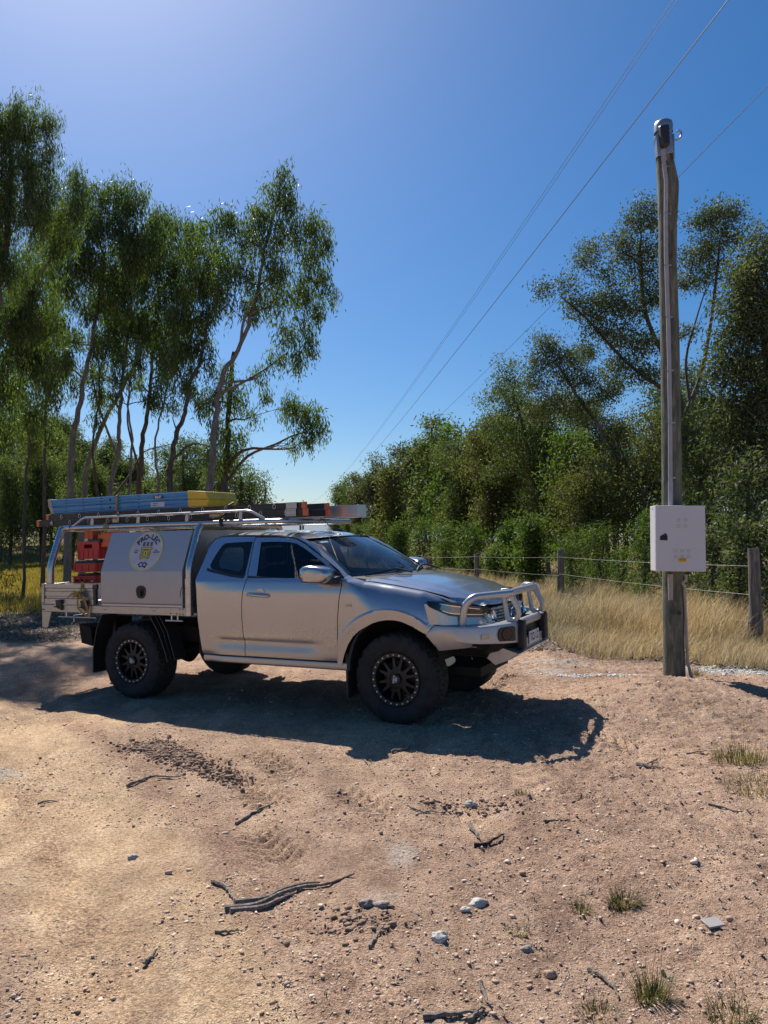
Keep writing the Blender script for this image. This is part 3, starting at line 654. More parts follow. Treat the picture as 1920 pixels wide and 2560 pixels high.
    for zz, yy in ((.517,.905),(.507,.932),(.480,.938),(.452,.932),(.440,.905),(.438,.80)):
        P.append([(x, side*(yy-(.02 if x < -2.0 else 0)), zz) for x in np.linspace(-2.10, -.452, 18)])
    MB().grid(P).build('sill', M['paint'], ute, smooth=50)
    # A pillar
    ws = [(-1.040,.640,1.628),(-.95,.660,1.592),(-.87,.678,1.548),(-.72,.708,1.450),(-.58,.737,1.345),(-.50,.760,1.282)]
    gu = [(-1.089,.719,1.645),(-1.0,.738,1.606),(-.917,.758,1.560),(-.732,.806,1.446),(-.595,.845,1.355),(-.478,.884,1.275)]
    P = []
    for k in range(9):
        t = k/8; row = []
        for a_, b_ in zip(ws, gu):
            q = Vector(a_).lerp(Vector(b_), t); q += Vector((.25, .55, .8)).normalized()*.016*math.sin(math.pi*t); row.append((q.x, side*q.y, q.z))
        P.append([tuple(v) for v in smooth_path(row, 4)])
    MB().grid(P).build('windscreen_pillar', M['paint'], ute, smooth=60)
    P = [[(p[0], side*p[1], p[2]) for p in ws], [(p[0]+.02, side*(p[1]-.03), p[2]-.004) for p in ws]]
    MB().grid(P).build('windscreen_seal', M['black'], ute)
    # cowl corner between the pillar foot, bonnet and fender
    MB().add([(-.60, side*.80, 1.262), (-.28, side*.79, 1.228), (-.33, side*.70, 1.225), (-.52, side*.72, 1.262)], [(0, 1, 2, 3)]).build('cowl_corner', M['black'], ute)
    return df
for s_ in (-1, 1): side_parts(s_)
# dark backing behind the panel gaps (tub), firewall and floor
for side in (-1, 1):
    mb = MB(); panel(mb, side, lambda z: interp(REAR, z)+.01, lambda z: interp(GAPF, z)+.03, lambda x: .46, lambda x: 1.262, lambda x, z: Ydoor(x, z)-.014, np.linspace(0, 1, 24), 20)
    mb.poly([[(-2.15,1.26),(-2.13,1.57),(-2.07,1.655),(-1.598,1.655),(-1.60,1.26)], inset(WIN_R, -.006)], lambda p: (p[0], side*(gh(p[1])-.013), p[1]))
    mb.build('door_frame', M['black'], ute)
    gt = [(-2.139,1.585),(-2.098,1.658),(-2.0,1.680),(-1.6,1.672),(-1.3,1.664),(-1.15,1.650),(-1.089,1.640),(-.917,1.556),(-.732,1.448),(-.551,1.338),(-.49,1.28)]
    MB().tube([(x, side*(gh(z)-.004), z) for x, z in gt], .0065, 6).build('door_seal', M['black'], ute)
MB().box((-2.1, -.86, .44), (-.45, .86, .47)).box((-.50, -.84, .47), (-.47, .84, 1.2)).build('floor_pan', M['dark'], ute)
# roof
EDGE = [(-2.150,1.560),(-2.125,1.615),(-2.095,1.652),(-2.05,1.672),(-1.95,1.682),(-1.6,1.672),(-1.3,1.664),(-1.15,1.651),(-1.089,1.643)]
P = []
for i, t in enumerate(np.linspace(0, 1, 42)):
    row = []
    for j, v in enumerate(np.linspace(-1, 1, 41)):
        av = abs(v); xf = -.885-.16*(av)**2.3-.03*av**8; xr = -2.150+.0*av
        x = xr+(xf-xr)*t; ze = interp(EDGE, min(x, -1.089)); ye = gh(min(ze, 1.69))
        cr = .052*(1-av**2.6)**.75 * float(sstep(0, .16, t))*(1-.10*float(sstep(.8, 1, t)))
        zx = ze + cr + .006*math.cos(v*9)*float(sstep(.05, .2, t)*sstep(.98, .8, t))*(1-av**4)
        kk = float(sstep(.74, 1, t)); zx = zx*(1-kk)+(1.6585-.026*av**2)*kk
        row.append((x, v*ye, zx))
    P.append(row)
MB().grid(P).build('roof', M['paint'], ute, smooth=40)
a_ = MB(); a_.prism([(-1.03,1.700),(-1.10,1.712),(-1.115,1.728),(-1.05,1.735),(-.97,1.705),(-.96,1.695)], 1, -.02, .02)
a_.tube([(-1.10, 0, 1.722), (-1.27, 0, 1.855)], [.006, .0035], 6); a_.build('antenna', M['black'], ute)
# rear cab wall
def rear_wall(y, z): return -2.19+.05*max(0, (z-1.27)/.35)**2
P = [[(rear_wall(y, z)+.0, y*(gh(z)-.01 if z > 1.27 else .875), z) for y in np.linspace(-1, 1, 9)] for z in (.5, .9, 1.2, 1.30)]
mb = MB().grid(P)
for (y0, y1, z0, z1) in ((-1, -.80, 1.30, 1.585), (.80, 1, 1.30, 1.585), (-1, 1, 1.565, 1.60)):
    mb.grid([[(rear_wall(y, z), y*(gh(z)-.01), z) for y in (y0, y1)] for z in (z0, (z0+z1)/2, z1)])
mb.build('cab_rear_wall', M['paint'], ute, smooth=40)
MB().grid([[(rear_wall(y, z)+.006, y*(gh(z)), z) for y in (-.82, .82)] for z in (1.29, 1.43, 1.575)]).build('rear_window', M['wsglass'], ute)
# cargo barrier mesh seen through the quarter glass
mb = MB()
for z in np.arange(1.05, 1.60, .058): mb.tube([(-1.74, -.70, z), (-1.74, .70, z)], .0028, 4, False)
for y in np.arange(-.69, .7, .058): mb.tube([(-1.743, y, 1.0), (-1.743, y, 1.60)], .0028, 4, False)
mb.build('cargo_barrier', M['galv'], ute)
# interior
for y in (-.38, .38):
    st = MB().hexa([(-1.42,y-.25,.62),(-.92,y-.25,.62),(-.92,y+.25,.62),(-1.42,y+.25,.62),(-1.42,y-.25,.80),(-.90,y-.25,.84),(-.90,y+.25,.84),(-1.42,y+.25,.80)])
    st.hexa([(-1.50,y-.24,.78),(-1.34,y-.24,.78),(-1.34,y+.24,.78),(-1.50,y+.24,.78),(-1.62,y-.20,1.37),(-1.52,y-.20,1.38),(-1.52,y+.20,1.38),(-1.62,y+.20,1.37)])
    so = st.build('seat', M['seat'], ute, bevel=.05)
    MB().box((-1.64, y-.13, 1.40), (-1.54, y+.13, 1.555)).build('headrest', M['seat'], so, bevel=.035)
MB().prism([(-.52,.8),(-.80,.85),(-.86,1.10),(-.80,1.19),(-.66,1.225),(-.34,1.23),(-.40,1.0)], 1, -.80, .80).build('dashboard', simple('dash_plastic', (.36, .35, .33), .7), ute, bevel=.03)
mb = MB(); c_ = Vector((-.98, -.38, 1.14)); ax1 = Vector((0, 1, 0)); ax2 = Vector((.35, 0, .94)).normalized()
mb.tube([c_+(ax1*math.cos(a)+ax2*math.sin(a))*.185 for a in np.linspace(0, 2*math.pi, 25)], .015, 8, False); mb.tube([c_-ax1*.17, c_+ax1*.17], .02, 6); mb.tube([c_, (-.75, -.38, 1.05)], .03, 6)
mb.build('steering_wheel', M['black'], ute, smooth=60)
MB().box((-1.02, -.11, 1.545), (-.99, .11, 1.60)).tube([(-1.0, 0, 1.59), (-.96, 0, 1.64)], .012, 6).box((-.90, -.05, 1.56), (-.83, .05, 1.61)).build('rear_view_mirror', M['black'], ute, bevel=.008)
# windscreen
P = []
for t in np.linspace(0, 1, 22):
    row = []
    for v in np.linspace(-1, 1, 31):
        av = abs(v); lo = Vector((-.215-.285*av**2.2, v*.762, 1.300-.018*av**2)); hi = Vector((-.895-.145*av**2.2, v*.640, 1.655-.027*av**2))
        q = lo.lerp(hi, t); q += Vector((.46, 0, .89))*(.022*math.sin(math.pi*t)); row.append(tuple(q))
    P.append(row)
wsb = MB().grid(P); wso = wsb.build('windscreen', M['wsglass'], ute, smooth=60)
def strip_on(P, i0, i1, j0, j1, off):
    d = Vector((.46, 0, .89))*off
    return [[tuple(Vector(P[i][j])+d) for j in range(j0, j1+1)] for i in range(i0, i1+1)]
MB().grid(strip_on(P, 20, 21, 0, 30, -.004)).grid(strip_on(P, 0, 1, 0, 30, -.002)).grid(strip_on(P, 14, 21, 13, 17, -.003)).build('windscreen_border', M['lampblk'], wso)
q_ = strip_on(P, 18, 19, 2, 4, -.003); MB().grid(q_).build('label_sticker', M['white'], wso)
# cowl, wipers
mb = MB(); P2 = []
for v in np.linspace(-1, 1, 21):
    av = abs(v); P2.append([(-.235-.285*av**2.2, v*.775, 1.292-.018*av**2), (-.05-.24*av**2, v*.745, 1.262-.012*av**2)])
mb.grid(P2).build('cowl_panel', M['black'], ute)
for y0, y1, z0 in ((-.66, -.12, 1.288), (.02, .58, 1.300)):
    w_ = MB(); w_.tube(smooth_path([(-.20-.30*(abs(y0)/.76)**2.2+.03, y0, z0-.005), (-.24-.1*((y0+y1)/2/.76)**2, (y0+y1)/2, z0+.028), (-.25, y1, z0+.045)], 5), .008, 5)
    w_.tube([(-.12, y1-.08, 1.29), (-.24, (y0+y1)/2+.06, z0+.045)], .010, 5); w_.build('wiper', M['black'], ute)
# bonnet
XE = [(-.42,1.263),(-.30,1.243),(-.03,1.206),(.27,1.156),(.42,1.118),(.50,1.088),(.56,1.066),(.62,1.045),(.70,1.012),(.76,.985)]
P = []
for t in np.linspace(0, 1, 44):
    row = []
    for v in np.linspace(-1, 1, 49):
        av = abs(v); ye = .778; xr = -.06-.25*av**2.1-.03*av**10; xf = .765-.085*av**2-.17*av**7
        x = xr+(xf-xr)*t; yw = ye-.05*float(sstep(.25, .55, x))-.10*float(sstep(.5, .72, x))
        ze = interp(XE, x); b1 = float(sstep(1.0, .90, av)); b2 = float(sstep(.78, .68, av)); c2 = (1-(av/.7)**2) if av < .7 else 0
        z = ze+.010*b1+.018*b2+.012*c2 + .012*float(sstep(1, .86, av))
        z -= .035*float(sstep(.93, 1.0, t))**2
        row.append((x, v*yw, z))
    P.append(row)
MB().grid(P).build('bonnet', M['paint'], ute, smooth=50)
# ledge under the bonnet edge (dark shut line)
for side in (-1, 1):
    MB().grid([[(x, side*y, interp(ZT_F, x)-dz) for x in np.linspace(-.42, .53, 14)] for y, dz in ((.80-.0, .006), (.74, .012), (.66, .04))]).build('shut_line', M['dark'], ute)
# nose: fascia behind the bull bar
NOSE = [(.36,.920),(.45,.906),(.53,.872),(.60,.815),(.66,.74),(.70,.66),(.735,.55),(.755,.44),(.765,.32),(.77,.16),(.77,0)]
NP = [tuple(v)[:2] for v in smooth_path([(x, y, 0) for x, y in NOSE], 4)]
def nose_band(zlo, zhi, off, name, mat, i0=0, i1=None, tilt=0):
    pts = NP[i0:i1]; full = [(x, -y) for x, y in pts]+[(x, y) for x, y in reversed(pts)]
    P = []
    for k in range(7):
        t = k/6; P.append([(x+off*.8-tilt*t*.05, y*(1+off*.5), (zlo(x) if callable(zlo) else zlo)*(1-t)+(zhi(x) if callable(zhi) else zhi)*t) for x, y in full])
    return P
mb = MB(); mb.grid(nose_band(lambda x: .80 if x > .45 else .88, lambda x: interp([(.36,1.05),(.53,1.062),(.62,1.035),(.70,1.0),(.77,.968)], x), -.004, '', None, tilt=.9)); fa = mb.build('front_fascia', M['paint'], ute, smooth=50)
# headlights
for side in (-1, 1):
    top = [(.331,.905,1.078),(.40,.898,1.076),(.47,.888,1.074),(.537,.862,1.068),(.61,.800,1.050),(.67,.720,1.030),(.72,.605,1.008),(.752,.47,.985)]
    bot = [(.335,.913,1.050),(.362,.914,1.026),(.44,.905,.992),(.521,.878,.958),(.60,.815,.945),(.67,.725,.938),(.72,.610,.930),(.757,.47,.940)]
    tp = smooth_path([(x, side*y, z) for x, y, z in top], 4); bp = smooth_path([(x, side*y, z) for x, y, z in bot], 4)
    def hl(off, a=0., b=1., i0=0, i1=None):
        Q = []
        for k in range(5):
            t = a+(b-a)*k/4; Q.append([tuple(p.lerp(q, t)+Vector((.6, side*.8, 0)).normalized()*off) for p, q in list(zip(tp, bp))[i0:i1]])
        return Q
    ho = MB().grid(hl(.006)).build('headlight', M['lampblk'], ute, smooth=60)
    MB().grid(hl(.011, .28, .80, 8, 17)).build('headlight_reflector', M['lampin'], ho, smooth=60)
    MB().grid(hl(.0135, .22, .30, 7, 24)).grid(hl(.0135, .78, .86, 9, 27)).build('light_strip', M['chrome'], ho, smooth=60)
    MB().grid(hl(.017)).build('headlight_lens', M['lens'], ho, smooth=60)
# grille with chrome wing
GR = [(-.44,.965),(-.36,.985),(0,1.0),(.36,.985),(.44,.965),(.43,.88),(.36,.74),(-.36,.74),(-.43,.88)]
go = MB().poly([dense(GR, .08)], lambda p: (.790-.10*(p[0]/.5)**2, p[0], p[1])).build('grille', M['lampblk'], ute)
mb = MB()
for z in np.arange(.76, .97, .028): mb.tube([(.800-.10*(y/.5)**2, y, z) for y in np.linspace(-.40, .40, 9)], .006, 5)
mb.build('grille_slats', M['black'], go, smooth=60)
em = MB().tube([(.815, .085*math.sin(a), .89+.062*math.cos(a)) for a in np.linspace(0, 2*math.pi, 25)], .008, 6, False)
em.tube(smooth_path([(.815, -.085, .905), (.817, -.045, .905), (.819, 0, .862), (.817, .045, .905), (.815, .085, .905)], 5), .006, 6); em.build('grille_emblem', M['chrome'], go, smooth=60)
for side in (-1, 1):
    mb = MB(); P = []
    for (x, y, z0, z1) in ((.745,.455,.955,.975),(.760,.445,.90,.93),(.770,.43,.85,.885),(.775,.40,.79,.82),(.79,.34,.745,.77),(.80,.2,.735,.752),(.805,0,.732,.748)):
        P.append([(x+.012, side*y, z0), (x+.030, side*(y-.005), (z0+z1)/2), (x+.014, side*(y-.02), z1)])
    mb.grid(P)
    mb.grid([[(.69,side*.64,.925),(.70,side*.64,.93)],[(.735,side*.53,.918),(.742,side*.53,.935)],[(.765,side*.455,.895),(.772,side*.45,.955)],[(.785,side*.42,.87),(.785,side*.41,.96)]])
    mb.build('grille_surround', M['chrome'], go, smooth=50)
# ------------------------------------------------------------------ bull bar
bb = MB()
ST = [  # x, y, ztop, zmid, zbot, inset at bottom
 (.330,.936,.797,.796,.795,.0),(.368,.936,.838,.79,.745,.012),(.407,.936,.874,.784,.695,.03),(.436,.936,.875,.778,.655,.045),(.56,.933,.874,.757,.673,.04),
 (.68,.925,.872,.740,.690,.03),(.735,.905,.871,.732,.700,.02),(.79,.865,.870,.727,.690,.03),(.85,.755,.868,.715,.66,.06),(.91,.61,.866,.700,.635,.09),(.965,.465,.864,.690,.612,.12),(.985,.40,.864,.685,.60,.13),(.995,.31,.862,.70,.60,.12)]
def bull_side(side):
    P = []
    for x, y, zt_, zm, zb_, ins in ST:
        n = Vector((.3, 1, 0)) if x < .7 else Vector((.86, .5, 0)); n.normalize(); q = lambda d, z: (x-n.x*d, side*(y-n.y*d), z)
        th = zt_-zb_; r = min(.022, th*.3)
        P.append([q(.16, zt_-.0), q(r, zt_), q(r*.3, zt_-r*.3), q(0, zt_-r), q(0, zm), q(ins, zb_), q(ins+.10, zb_+min(.02, th*.2))])
    return P
mb = MB(); mb.grid(bull_side(-1)); mb.grid(bull_side(1))
mb.box((.91, -.32, .815), (.990, .32, .862)); mb.box((.94, -.32, .60), (.993, .32, .70))
bo = mb.build('bull_bar', M['bar'], ute, smooth=25, fixn=True)
MB().grid([[( .95, y, z) for y in (-.32, .32)] for z in (.69, .82)]).build('bar_mesh', M['black'], bo)
MB().prism([(.80,.66),(1.015,.605),(.93,.545),(.80,.50),(.72,.55)], 1, -.52, .52).build('skid_plate', M['bar'], bo, bevel=.004)
for side in (-1, 1):
    # dark lower skirt panels
    mb = MB(); P = [[], [], []]
    for x, y, zt_, zm, zb_, ins in ST[6:12]:
        n = Vector((.86, .5, 0)).normalized()
        for r_i, (d, z) in enumerate(((.004, zm-.004), (ins+.015, zb_-.012), (ins+.18, zb_-.07))): P[r_i].append((x-n.x*d+.004, side*(y-n.y*d+.002), z))
    mb.grid(P).build('lower_skirt', M['blackm'], bo)
    MB().tube(round_corner([(.93, side*.40, 1.115), (.70, side*.785, 1.105), (.625, side*.80, 1.02), (.612, side*.80, .862)], .13, 8), .0315, 14).build('hoop_tube', M['bar'], bo, smooth=60)
    # hoop plate loop standing on the bar
    outer = [(.830,1.150),(.905,1.158),(.930,1.125),(.998,.985),(1.002,.925),(.975,.862),(.885,.858),(.862,.885),(.842,1.05),(.822,1.12)]
    inner = [(.868,1.068),(.905,1.068),(.962,.965),(.966,.932),(.950,.897),(.905,.894),(.893,.91)]
    mb = MB(); y0, y1 = side*.365, side*.415
    for yy in (y0, y1): mb.poly([outer, inner[::-1]], lambda p: (p[0], yy, p[1]))
    for lp in (outer, inner): mb.grid([[(p[0], y0, p[1]) for p in lp+[lp[0]]], [(p[0], y1, p[1]) for p in lp+[lp[0]]]])
    mb.build('hoop_plate', M['bar'], bo, bevel=.006, fixn=True)
    MB().prism([(side*.315, .62), (side*.410, .62), (side*.420, .72), (side*.415, .855), (side*.395, .878), (side*.33, .878), (side*.313, .855)], 0, .960, 1.028).build('bumper_pad', M['rubber'], bo, bevel=.02, fixn=True)
    # fog lamp and indicator set on the angled face
    a, b_ = Vector((.79, side*.865, 0)), Vector((.985, side*.465, 0)); ex = (b_-a).normalized(); ez = Vector((0, 0, 1)); en = Vector((.86, side*.5, 0)).normalized()
    def on(u, z, d): q = a+ex*u+en*d; return (q.x, q.y, z)
    sh = [(.235,.722),(.40,.712),(.415,.72),(.415,.825),(.40,.838),(.26,.840),(.225,.825),(.205,.785),(.212,.745)]
    fo_ = MB(); fo_.poly([sh], lambda p: on(p[0], p[1], .010)); fo_.grid([[on(p[0], p[1], .010) for p in sh+[sh[0]]], [on(p[0], p[1], -.02) for p in sh+[sh[0]]]]); fg = fo_.build('fog_lamp', M['lampblk'], bo)
    MB().poly([[(.312+.058*math.cos(t), .778+.048*math.sin(t)) for t in np.linspace(0, 2*math.pi, 20)[:-1]]], lambda p: on(p[0], p[1], .0135)).build('fog_lamp_lens', M['lampblk'], fg)
    MB().tube([on(.312+.062*math.cos(t), .778+.052*math.sin(t), .013) for t in np.linspace(0, 2*math.pi, 25)], .0035, 5, False).build('fog_lamp_ring', M['black'], fg)
    sh = rrect(.008, .758, .105, .800, .008); pi_ = MB(); pi_.poly([sh], lambda p: on(p[0], p[1], .009)); pi_.grid([[on(p[0], p[1], .009) for p in sh+[sh[0]]], [on(p[0], p[1], -.01) for p in sh+[sh[0]]]]); pi_.build('bar_indicator', M['lampin'], bo)
MB().tube([(.905, -.37, 1.115), (.905, .37, 1.115)], .0315, 14).build('centre_tube', M['bar'], bo, smooth=60)
MB().tube([(.962, -.315, .845), (.962, .315, .845)], .032, 12).build('lower_tube', M['bar'], bo, smooth=60)
pl = MB().box((.998, -.155, .632), (1.006, .155, .748)).build('number_plate', M['plate'], bo, bevel=.003)
vs, fs = text_mesh('TCS 1.2', .098, .002); sc_ = .26/(max(v.x for v in vs)-min(v.x for v in vs))
xs_ = sorted(set(round(v.x, 3) for v in vs)); nf = {}
half = [MB(), MB()]
for f_ in fs:
    k = 1 if sum(vs[i].x for i in f_)/len(f_) > 0.010 else 0; half[k].add([(1.0075, vs[i].x*sc_, .69+vs[i].y) for i in f_], [tuple(range(len(f_)))])
for h_ in half: h_.build('plate_lettering', M['navy'], pl)
# ------------------------------------------------------------------ wheels
TYR = .405
def make_wheel(side):
    """axis along y, outer face towards side*y; origin at the hub centre plane of the bolt ring"""
    def Y(t): return side*t
    pr = [(.225,-.02),(.238,.004),(.262,.022),(.300,.030),(.335,.030),(.362,.022),(.380,.010),(.391,-.004),(.3995,-.022),(.4035,-.040),(.405,-.055),(.405,-.080),(.405,-.082),(.405,-.112),(.405,-.114),(.4055,-.150),(.4055,-.152),(.405,-.184),(.405,-.186),(.405,-.212),(.4035,-.226),(.398,-.246),(.385,-.262),(.35,-.280),(.29,-.285),(.235,-.27)]
    def mod(i, j):
        k = j % 6; kk = (j+3) % 6
        if i in (7, 8): return -.014 if k in (0, 1) and i == 8 else (-.010 if (j//3) % 2 else .006)
        if i in (5, 6): return .009 if (j//4) % 2 else -.003
        if i in (9, 10, 11): return -.012 if k in (0,) else 0
        if i in (12, 13): return -.012 if kk in (0,) else 0
        if i in (14, 15): return -.012 if k in (2,) else 0
        if i in (16, 17): return -.012 if kk in (1,) else 0
        if i in (18, 19): return -.012 if k in (3,) else 0
        return 0
    hub = MB(); hub.lathe([(.05,.0),(.10,-.09),(.15,-.10),(.15,-.13),(.06,-.14),(.0,-.14)], 1, n=24); hub = MB()
    hub.lathe([(.001,Y(-.085)),(.155,Y(-.085)),(.155,Y(-.105)),(.08,Y(-.115)),(.08,Y(-.20)),(.17,Y(-.21)),(.17,Y(-.22)),(.001,Y(-.22))], 1, n=32)
    w = hub.build('wheel', M['galv'] if False else M['blackm'], ute, smooth=40)
    ty = MB().lathe([(r, Y(t)) for r, t in pr], 1, n=168, mod=mod).build('tyre', M['tyre'], w, smooth=28)
    rm = MB()
    rm.lathe([(.236,Y(-.012)),(.236,Y(.004)),(.232,Y(.012)),(.197,Y(.012)),(.193,Y(.006)),(.190,Y(-.020)),(.184,Y(-.060)),(.180,Y(-.20)),(.19,Y(-.26))], 1, n=72)
    for a0 in range(6):
        for da in (-13, 13):
            a = R_(a0*60+8+da); ca, sa = math.cos(a), math.sin(a)
            def p(r, w_, t): return (r*ca-w_*sa, Y(t), r*sa+w_*ca)
            rm.hexa([p(.060,-.017,-.045), p(.186,-.010,-.055), p(.186,.010,-.055), p(.060,.017,-.045), p(.060,-.017,-.012), p(.186,-.010,-.022), p(.186,.010,-.022), p(.060,.017,-.012)])
        # web joining a pair
        a = R_(a0*60+8); ca, sa = math.cos(a), math.sin(a)
        def p(r, w_, t): return (r*ca-w_*sa, Y(t), r*sa+w_*ca)
        rm.hexa([p(.06,-.03,-.040), p(.108,-.026,-.045), p(.108,.026,-.045), p(.06,.03,-.040), p(.06,-.03,-.0125), p(.108,-.026,-.017), p(.108,.026,-.017), p(.06,.03,-.0125)])
    rm.lathe([(.095,Y(-.05)),(.090,Y(-.013)),(.072,Y(-.010)),(.066,Y(-.020)),(.001,Y(-.020))], 1, n=36)
    rm.build('rim', M['rim'], w, smooth=30, fixn=True)
    for k in range(24):
        a = 2*math.pi*k/24; MB().lathe([(.0078,Y(.010)),(.0074,Y(.0175)),(.0050,Y(.0200)),(.0005,Y(.0207))], 1, c=(.2145*math.cos(a), 0, .2145*math.sin(a)), n=8).build('rim_bolt', M['bolt'], w, smooth=50)
    cap = MB().lathe([(.047,Y(-.021)),(.045,Y(.008)),(.036,Y(.012)),(.001,Y(.013))], 1, n=30).build('hub_cap', M['black'], w, smooth=40)
    ln = MB()
    for txt, dz in (('DIRTY', .0105), ('LIFE', -.0115)):
        vs, fs = text_mesh(txt, .025, .0009); ln.add([(-side*(v.x) if side > 0 else v.x, Y(.0142), v.y+dz) for v in vs], fs)
    ln = ln.build('cap_lettering', M['white'], w)
    return w
wr = make_wheel(-1); wr.location = (0, -.87, .385)
w2 = copy_tree(wr, ute); w2.location = (-3.112, -.87, .385); w2.rotation_euler = (0, R_(37), 0)
wr.rotation_euler = (0, R_(-78), 0)
wl = make_wheel(1); wl.location = (0, .87, .385); w4 = copy_tree(wl, ute); w4.location = (-3.112, .87, .385)
# chassis, axle, springs, guards
ch = MB()
for y in (-.42, .42): ch.box((-4.2, y-.04, .55), (.7, y+.04, .70))
for x in (-4.15, -3.6, -2.6, -1.6, -.4, .6): ch.box((x-.04, -.42, .57), (x+.04, .42, .67))
ch.build('chassis', M['dark'], ute)
ax = MB(); ax.tube([(-3.112, -.72, .385), (-3.112, .72, .385)], .045, 12); ax.lathe([(.001,-.13),(.10,-.10),(.15,0),(.10,.10),(.001,.13)], 1, c=(-3.112, 0, .385), n=20)
for y in (-.50, .50): ax.tube(smooth_path([(-3.85, y, .56), (-3.45, y, .43), (-3.112, y, .42), (-2.7, y, .45), (-2.40, y, .54)], 4), .028, 6)
ax.tube([(-3.0, -.5, .42), (-2.85, -.46, .80)], .028, 8); ax.build('rear_axle', M['blackm'], ute, smooth=40)
MB().tube([(-.02, -.72, .385), (-.02, .72, .385)], .035, 8).box((-.45, -.40, .36), (.62, .40, .44)).tube([(.1, -.5, .36), (.2, .5, .36)], .02, 6).build('front_suspension', M['dark'], ute)
MB().box((-2.35, -.36, .42), (-1.2, .36, .58)).tube([(-2.9, .2, .5), (-.6, .25, .42)], .035, 8).build('exhaust', M['dark'], ute)
for side in (-1, 1):
    mb = MB()   # front and rear blades of the mudguard
    y0, y1 = sorted((side*.70, side*.93))
    for sgn, pts in ((1, [(-3.48,.87),(-3.56,.72),(-3.62,.48),(-3.62,.24)]), (-1, [(-2.80,.87),(-2.70,.72),(-2.60,.50),(-2.575,.41)])):
        a_ = [(x, z) for x, z in pts]; b_ = [(x-.012*sgn, z) for x, z in pts]
        MB().prism(a_+b_[::-1], 1, y0, y1).build('mudguard', M['black'], ute)
    for dx in (.045, .10): MB().prism([(-2.80-dx*-1+.0,.87),(-2.70+dx,.72),(-2.60+dx,.44),(-2.59+dx,.44),(-2.69+dx,.72),(-2.79+dx,.87)], 1, y0+.03, y1-.02).build('mudguard_rib', M['black'], ute)
mb = MB().box((-4.05, -.34, .50), (-3.70, .34, .68)).hexa([(-4.15,-.62,.50),(-4.10,-.30,.50),(-3.98,-.30,.47),(-3.98,-.62,.47),(-4.19,-.62,.72),(-4.14,-.30,.70),(-4.0,-.30,.68),(-4.0,-.62,.68)]).box((-4.35, -.06, .52), (-4.0, .06, .60))
mb.hexa([(-3.78,-.60,.42),(-3.66,-.60,.40),(-3.66,-.36,.40),(-3.78,-.36,.42),(-3.82,-.60,.80),(-3.62,-.60,.80),(-3.62,-.36,.80),(-3.82,-.36,.80)])
mb.build('tow_bar', M['dark'], ute)
# ------------------------------------------------------------------ tray
tr = MB().box((-4.43, -.90, .905), (-2.28, .90, .968))
tray = tr.build('tray_floor', M['alu'], ute)
mb = MB()
for side in (-1, 1):
    y0, y1 = sorted((side*.885, side*.922)); mb.box((-4.375, y0, .885), (-2.30, y1, .966))
mb.build('side_rail', M['alu'], tray, bevel=.004)
mb = MB().box((-4.435, -.921, .885), (-4.376, .921, .966)); mb.build('rear_rail', M['alu'], tray, bevel=.004)
for side in (-1, 1):
    # dropside with two pressed channels
    prof = [(.0,1.199),(.0,1.155),(-.012,1.147),(-.012,1.118),(-.004,1.112),(-.004,1.062),(-.012,1.056),(-.012,1.040),(.0,1.032),(.0,.972),(-.03,.972),(-.03,1.199)]
    mb = MB(); mb.prism([(side*(.921+a), z) for a, z in prof], 0, -4.392, -3.578); dsd = mb.build('drop_side', M['alu'], tray, fixn=True)
    MB().prism([(-4.434,.972),(-4.395,.972),(-4.395,1.203),(-4.434,1.203)], 1, side*.885, side*.924).build('corner_post', M['alu'], tray, bevel=.003)
    for lx in (-4.135, -3.745):
        MB().hexa([(lx-.040,side*.920,.935),(lx+.045,side*.920,.905),(lx+.045,side*.945,.905),(lx-.040,side*.945,.935),(lx-.045,side*.920,1.020),(lx+.045,side*.920,1.026),(lx+.045,side*.955,1.026),(lx-.045,side*.955,1.02)]).box((lx-.055, min(side*.93, side*.96), .938), (lx+.0, max(side*.93, side*.96), .955)).build('tray_latch', M['black'], tray, bevel=.006)
    MB().prism([(-3.610,1.192),(-3.545,1.192),(-3.548,1.150),(-3.568,1.14),(-3.568,.975),(-3.602,.975),(-3.602,1.14),(-3.615,1.15)], 1, side*.915, side*.934).build('hinge_latch', M['black'], tray, bevel=.003)
    MB().prism([(-4.435,.884),(-4.285,.884),(-4.352,.706),(-4.438,.706)], 1, side*.905, side*.917).build('tail_light_bracket', M['alu'], tray, bevel=.002)
    for x0, x1, bx in ((-4.177, -3.588, (-4.055, -3.70)), (-2.60, -2.372, (-2.52, -2.44))):
        mb = MB().tube([(x0, side*.905, .832), (x1, side*.905, .832)], .0115, 8)
        for b_ in bx: mb.tube([(b_, side*.905, .884), (b_, side*.905, .832)], .011, 8)
        mb.build('tie_rail', M['tube'], tray, smooth=50)
    mb = MB()
    for cx_, cz_ in ((-4.42,.985),(-4.42,1.175),(-4.385,1.175),(-4.42,.91),(-4.40,.91),(-2.355,.952),(-2.395,.952),(-2.355,.90),(-2.395,.903),(-2.435,.905),(-2.52,.907)):
        mb.lathe([(.0075,side*.9225),(.006,side*.9265),(.0005,side*.927)], 1, c=(cx_, 0, cz_), n=8)
    for cx_ in (-3.42, -2.72): mb.box((cx_-.045, min(side*.92,side*.9232), .925), (cx_+.0, max(side*.92,side*.9232), .931)).box((cx_-.07, min(side*.92,side*.9232), .955), (cx_-.04, max(side*.92,side*.9232), .959)).box((cx_+.005, min(side*.92,side*.9232), .955), (cx_+.035, max(side*.92,side*.9232), .959))
    mb.build('rail_fasteners', M['black'], tray)
MB().box((-4.432, -.875, .97), (-4.405, .875, 1.195)).build('tail_gate', M['alu'], tray, bevel=.004)
MB().box((-4.42, -.50, .72), (-4.40, -.20, .80)).box((-4.40, -.9, .86), (-4.30, .9, .884)).build('rear_cross_member', M['alu'], tray)
